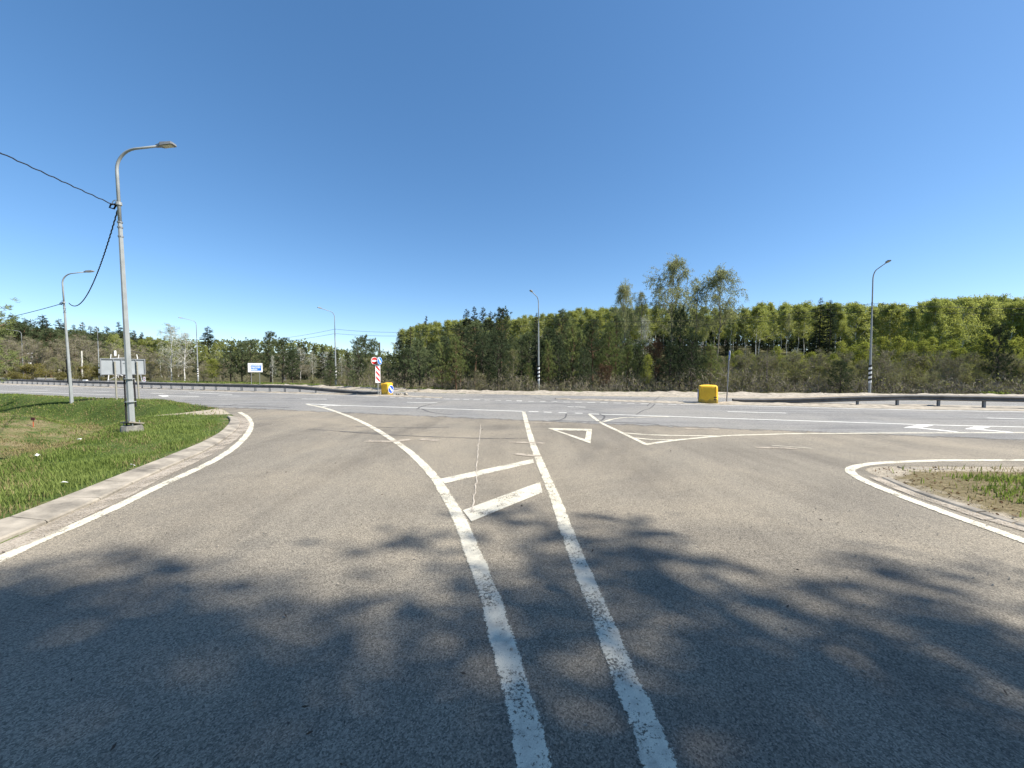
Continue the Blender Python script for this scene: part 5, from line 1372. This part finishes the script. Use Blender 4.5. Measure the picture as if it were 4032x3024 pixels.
# ------------------------------------------------------------------ grass
def blades(name, x, y, z, h, wdt, mat, seed, parent=None):
    r = np.random.default_rng(seed); n = len(x)
    az = r.uniform(0, 6.28, n); d = np.stack([np.cos(az), np.sin(az), np.zeros(n)], 1); s = np.stack([-d[:, 1], d[:, 0], np.zeros(n)], 1)
    bend = r.uniform(0.15, 0.75, n)[:, None] * h[:, None]
    p0 = np.stack([x, y, z - 0.01], 1); p1 = p0 + np.array([0, 0, 1]) * h[:, None] * 0.55 + d * bend * 0.3; p2 = p0 + np.array([0, 0, 1]) * h[:, None] + d * bend
    w_ = wdt[:, None] * 0.5
    v = np.stack([p0 - s*w_, p0 + s*w_, p1 + s*w_*0.75, p1 - s*w_*0.75, p2], 1).reshape(-1, 3)
    o = np.arange(n)[:, None] * 5
    mb = MB().add(v, np.array([[0,1,2,3]]) + o)
    mb.f.append(np.array([[3,2,4]], np.int32) + o.astype(np.int32)); mb.m.append(0)
    return tag(mb.build(name, M[mat], parent), kind='stuff')
r = np.random.default_rng(12)
n = 1400000
gx_ = r.uniform(-48, -6.5, n); gy_ = r.uniform(3.5, 34, n)
dist = np.hypot(gx_, gy_)
keep = r.uniform(0, 1, n) < np.clip((12.0 / dist) ** 2.0, 0, 1.0) * 1.0
keep &= np.abs(np.arctan2(gx_, gy_)) < math.radians(58)
gx_, gy_, dist = gx_[keep], gy_[keep], dist[keep]
sd_ = road_sd(gx_, gy_); dkk = seg_dist(gx_, gy_, kerb_grass)
onk = inside(gx_, gy_, kerb_grass + kerb_road[::-1])
rcc = np.hypot(gx_ - cpt[0] + 0.4, gy_ - cpt[1] - 0.4)
side_ok = gy_ < (28.9 - 0.385 * (gx_ + 28)) + 1.5
ok = (sd_ > 0.06) & ~onk & side_ok & (r.uniform(0, 1, len(sd_)) < smst(0.0, 0.7, dkk) * 0.9 + 0.1) & (r.uniform(0, 1, len(sd_)) < smst(1.4, 3.4, rcc) + 0.05)
gx_, gy_, dist, sd_, dkk = gx_[ok], gy_[ok], dist[ok], sd_[ok], dkk[ok]
gz_ = hz(gx_, gy_, sd_)
dnn = seg_dist(gx_, gy_, near[:7])
dryness = smst(3.0, 5.2, dkk) * smst(2.2, 4.5, dnn) * 0.5 + 0.14 + 0.30 * fnoise(gx_, gy_, 0.9) + 0.35 * smst(0.8, 0.1, dkk)
isdry = r.uniform(0, 1, len(gx_)) < dryness
hgt = r.uniform(0.045, 0.115, len(gx_)) * (1.0 + 0.5 * fnoise(gx_, gy_, 1.6)).clip(0.5, 1.6) * np.where(isdry, 0.8, 1.0)
wdt = 0.005 + 0.0008 * dist
g = ~isdry
blades('grass', gx_[g], gy_[g], gz_[g], hgt[g], wdt[g], 'grass', 1)
blades('dry_grass', gx_[isdry], gy_[isdry], gz_[isdry], hgt[isdry], wdt[isdry], 'drygrass', 2)
n = 42000
ix, iy = r.uniform(7.5, 20, n), r.uniform(3.0, 8.9, n)
sdi = road_sd(ix, iy); dl = seg_dist(ix, iy, isl_low); dt = seg_dist(ix, iy, isl_top)
ok = (sdi > 0.2) & (r.uniform(0, 1, n) < smst(1.0, 2.1, dl + 0.5 * fnoise(ix, iy, 1.2)) * smst(0.9, 1.6, dt) + 0.015)
ix, iy = ix[ok], iy[ok]; iz = hz(ix, iy)
blades('grass', ix, iy, iz, r.uniform(0.06, 0.16, len(ix)), np.full(len(ix), 0.018), 'grass', 3)
n = 5200
lx, ly = r.uniform(7.3, 14, n), r.uniform(3.0, 8.7, n)
dl_ = seg_dist(lx, ly, isl_low); ok = (road_sd(lx, ly) > 0.12) & (r.uniform(0, 1, n) < 0.9 * np.exp(-dl_ * 1.4) + 0.05); lx, ly = lx[ok], ly[ok]
lz = hz(lx, ly) + 0.012
la = nrm(r.normal(0, 1, (len(lx), 3)) * [1, 1, 0.35]) * r.uniform(0.015, 0.045, (len(lx), 1)); lb_ = nrm(np.cross(la, rvec(r, len(lx)))) * r.uniform(0.006, 0.016, (len(lx), 1))
tag(MB().cards(np.column_stack([lx, ly, lz]), la, lb_).build('leaf_litter', M['dryleaf']), kind='stuff')
n = 9000
ix, iy = r.uniform(7.4, 16, n), r.uniform(3.0, 8.7, n)
ok = (road_sd(ix, iy) > 0.2) & (r.uniform(0, 1, n) < smst(0.4, 1.6, seg_dist(ix, iy, isl_low) + 0.4 * fnoise(ix, iy, 1.5)) * 0.5); ix, iy = ix[ok], iy[ok]
blades('dry_grass', ix, iy, hz(ix, iy), r.uniform(0.03, 0.11, len(ix)), np.full(len(ix), 0.012), 'drygrass', 6)
# green fringe along the foot of the far trees
n = 26000
fxx = r.uniform(-100, 4032, n); fo = r.uniform(0, 1, n)
by = np.interp(fxx, [-100, 200, 750, 1050, 1270, 1550, 1800, 2106, 2350, 2750, 3106, 3500, 4032], [1494, 1502, 1508, 1515, 1522, 1532, 1541, 1544.5, 1546, 1548.5, 1551, 1553, 1556])
pts = np.array([G(a_, b_2) for a_, b_2 in zip(fxx, by)])
pts[:, 1] += fo * 4.0 - 0.2
dens = fnoise(pts[:, 0], pts[:, 1], 0.25) + np.where(pts[:, 0] < -28, 0.9, 0.0)
ok = (dens > np.where(pts[:, 0] < -28, 0.15, 1.5)) & ~inside(pts[:, 0], pts[:, 1], high_poly); pts = pts[ok]
blades('grass', pts[:, 0], pts[:, 1], np.zeros(len(pts)) + 0.03, r.uniform(0.12, 0.32, len(pts)), np.full(len(pts), 0.07), 'grass', 4)
n = 420
cxx = r.uniform(-7, 7, n); cyy = r.uniform(2.0, 16, n) ; ok = inside(cxx, cyy, side_poly); cxx, cyy = cxx[ok], cyy[ok]
la = nrm(r.normal(0, 1, (len(cxx), 3)) * [1, 0.6, 0.12]) * r.uniform(0.008, 0.032, (len(cxx), 1)); lb_ = nrm(np.cross(la, rvec(r, len(cxx)) * [0.15, 0.15, 1])) * r.uniform(0.004, 0.011, (len(cxx), 1))
tag(MB().cards(np.column_stack([cxx, cyy, np.full(len(cxx), 0.02)]), la, lb_).build('leaf_litter', M['bark']), kind='stuff')
# pale gravel and leaf crumbs on the asphalt
n = 900
cxx = r.uniform(-7, 7, n); cyy = r.uniform(2.0, 14, n)
ok = inside(cxx, cyy, side_poly); cxx, cyy = cxx[ok], cyy[ok]; m_ = len(cxx); s_ = r.uniform(0.003, 0.011, m_)[:, None]
base = np.stack([cxx, cyy, np.full(m_, 0.012)], 1)
vv = np.stack([base + s_ * np.array(k) for k in ((-1,-1,0), (1,-1,0), (1,1,0), (-1,1,0), (0,0,1.1))], 1).reshape(-1, 3)
mb = MB().add(vv, (np.array([[0,1,4],[1,2,4],[2,3,4],[3,0,4]])[None] + np.arange(m_)[:, None, None] * 5).reshape(-1, 3))
tag(mb.build('gravel', M['kerb']), kind='stuff')
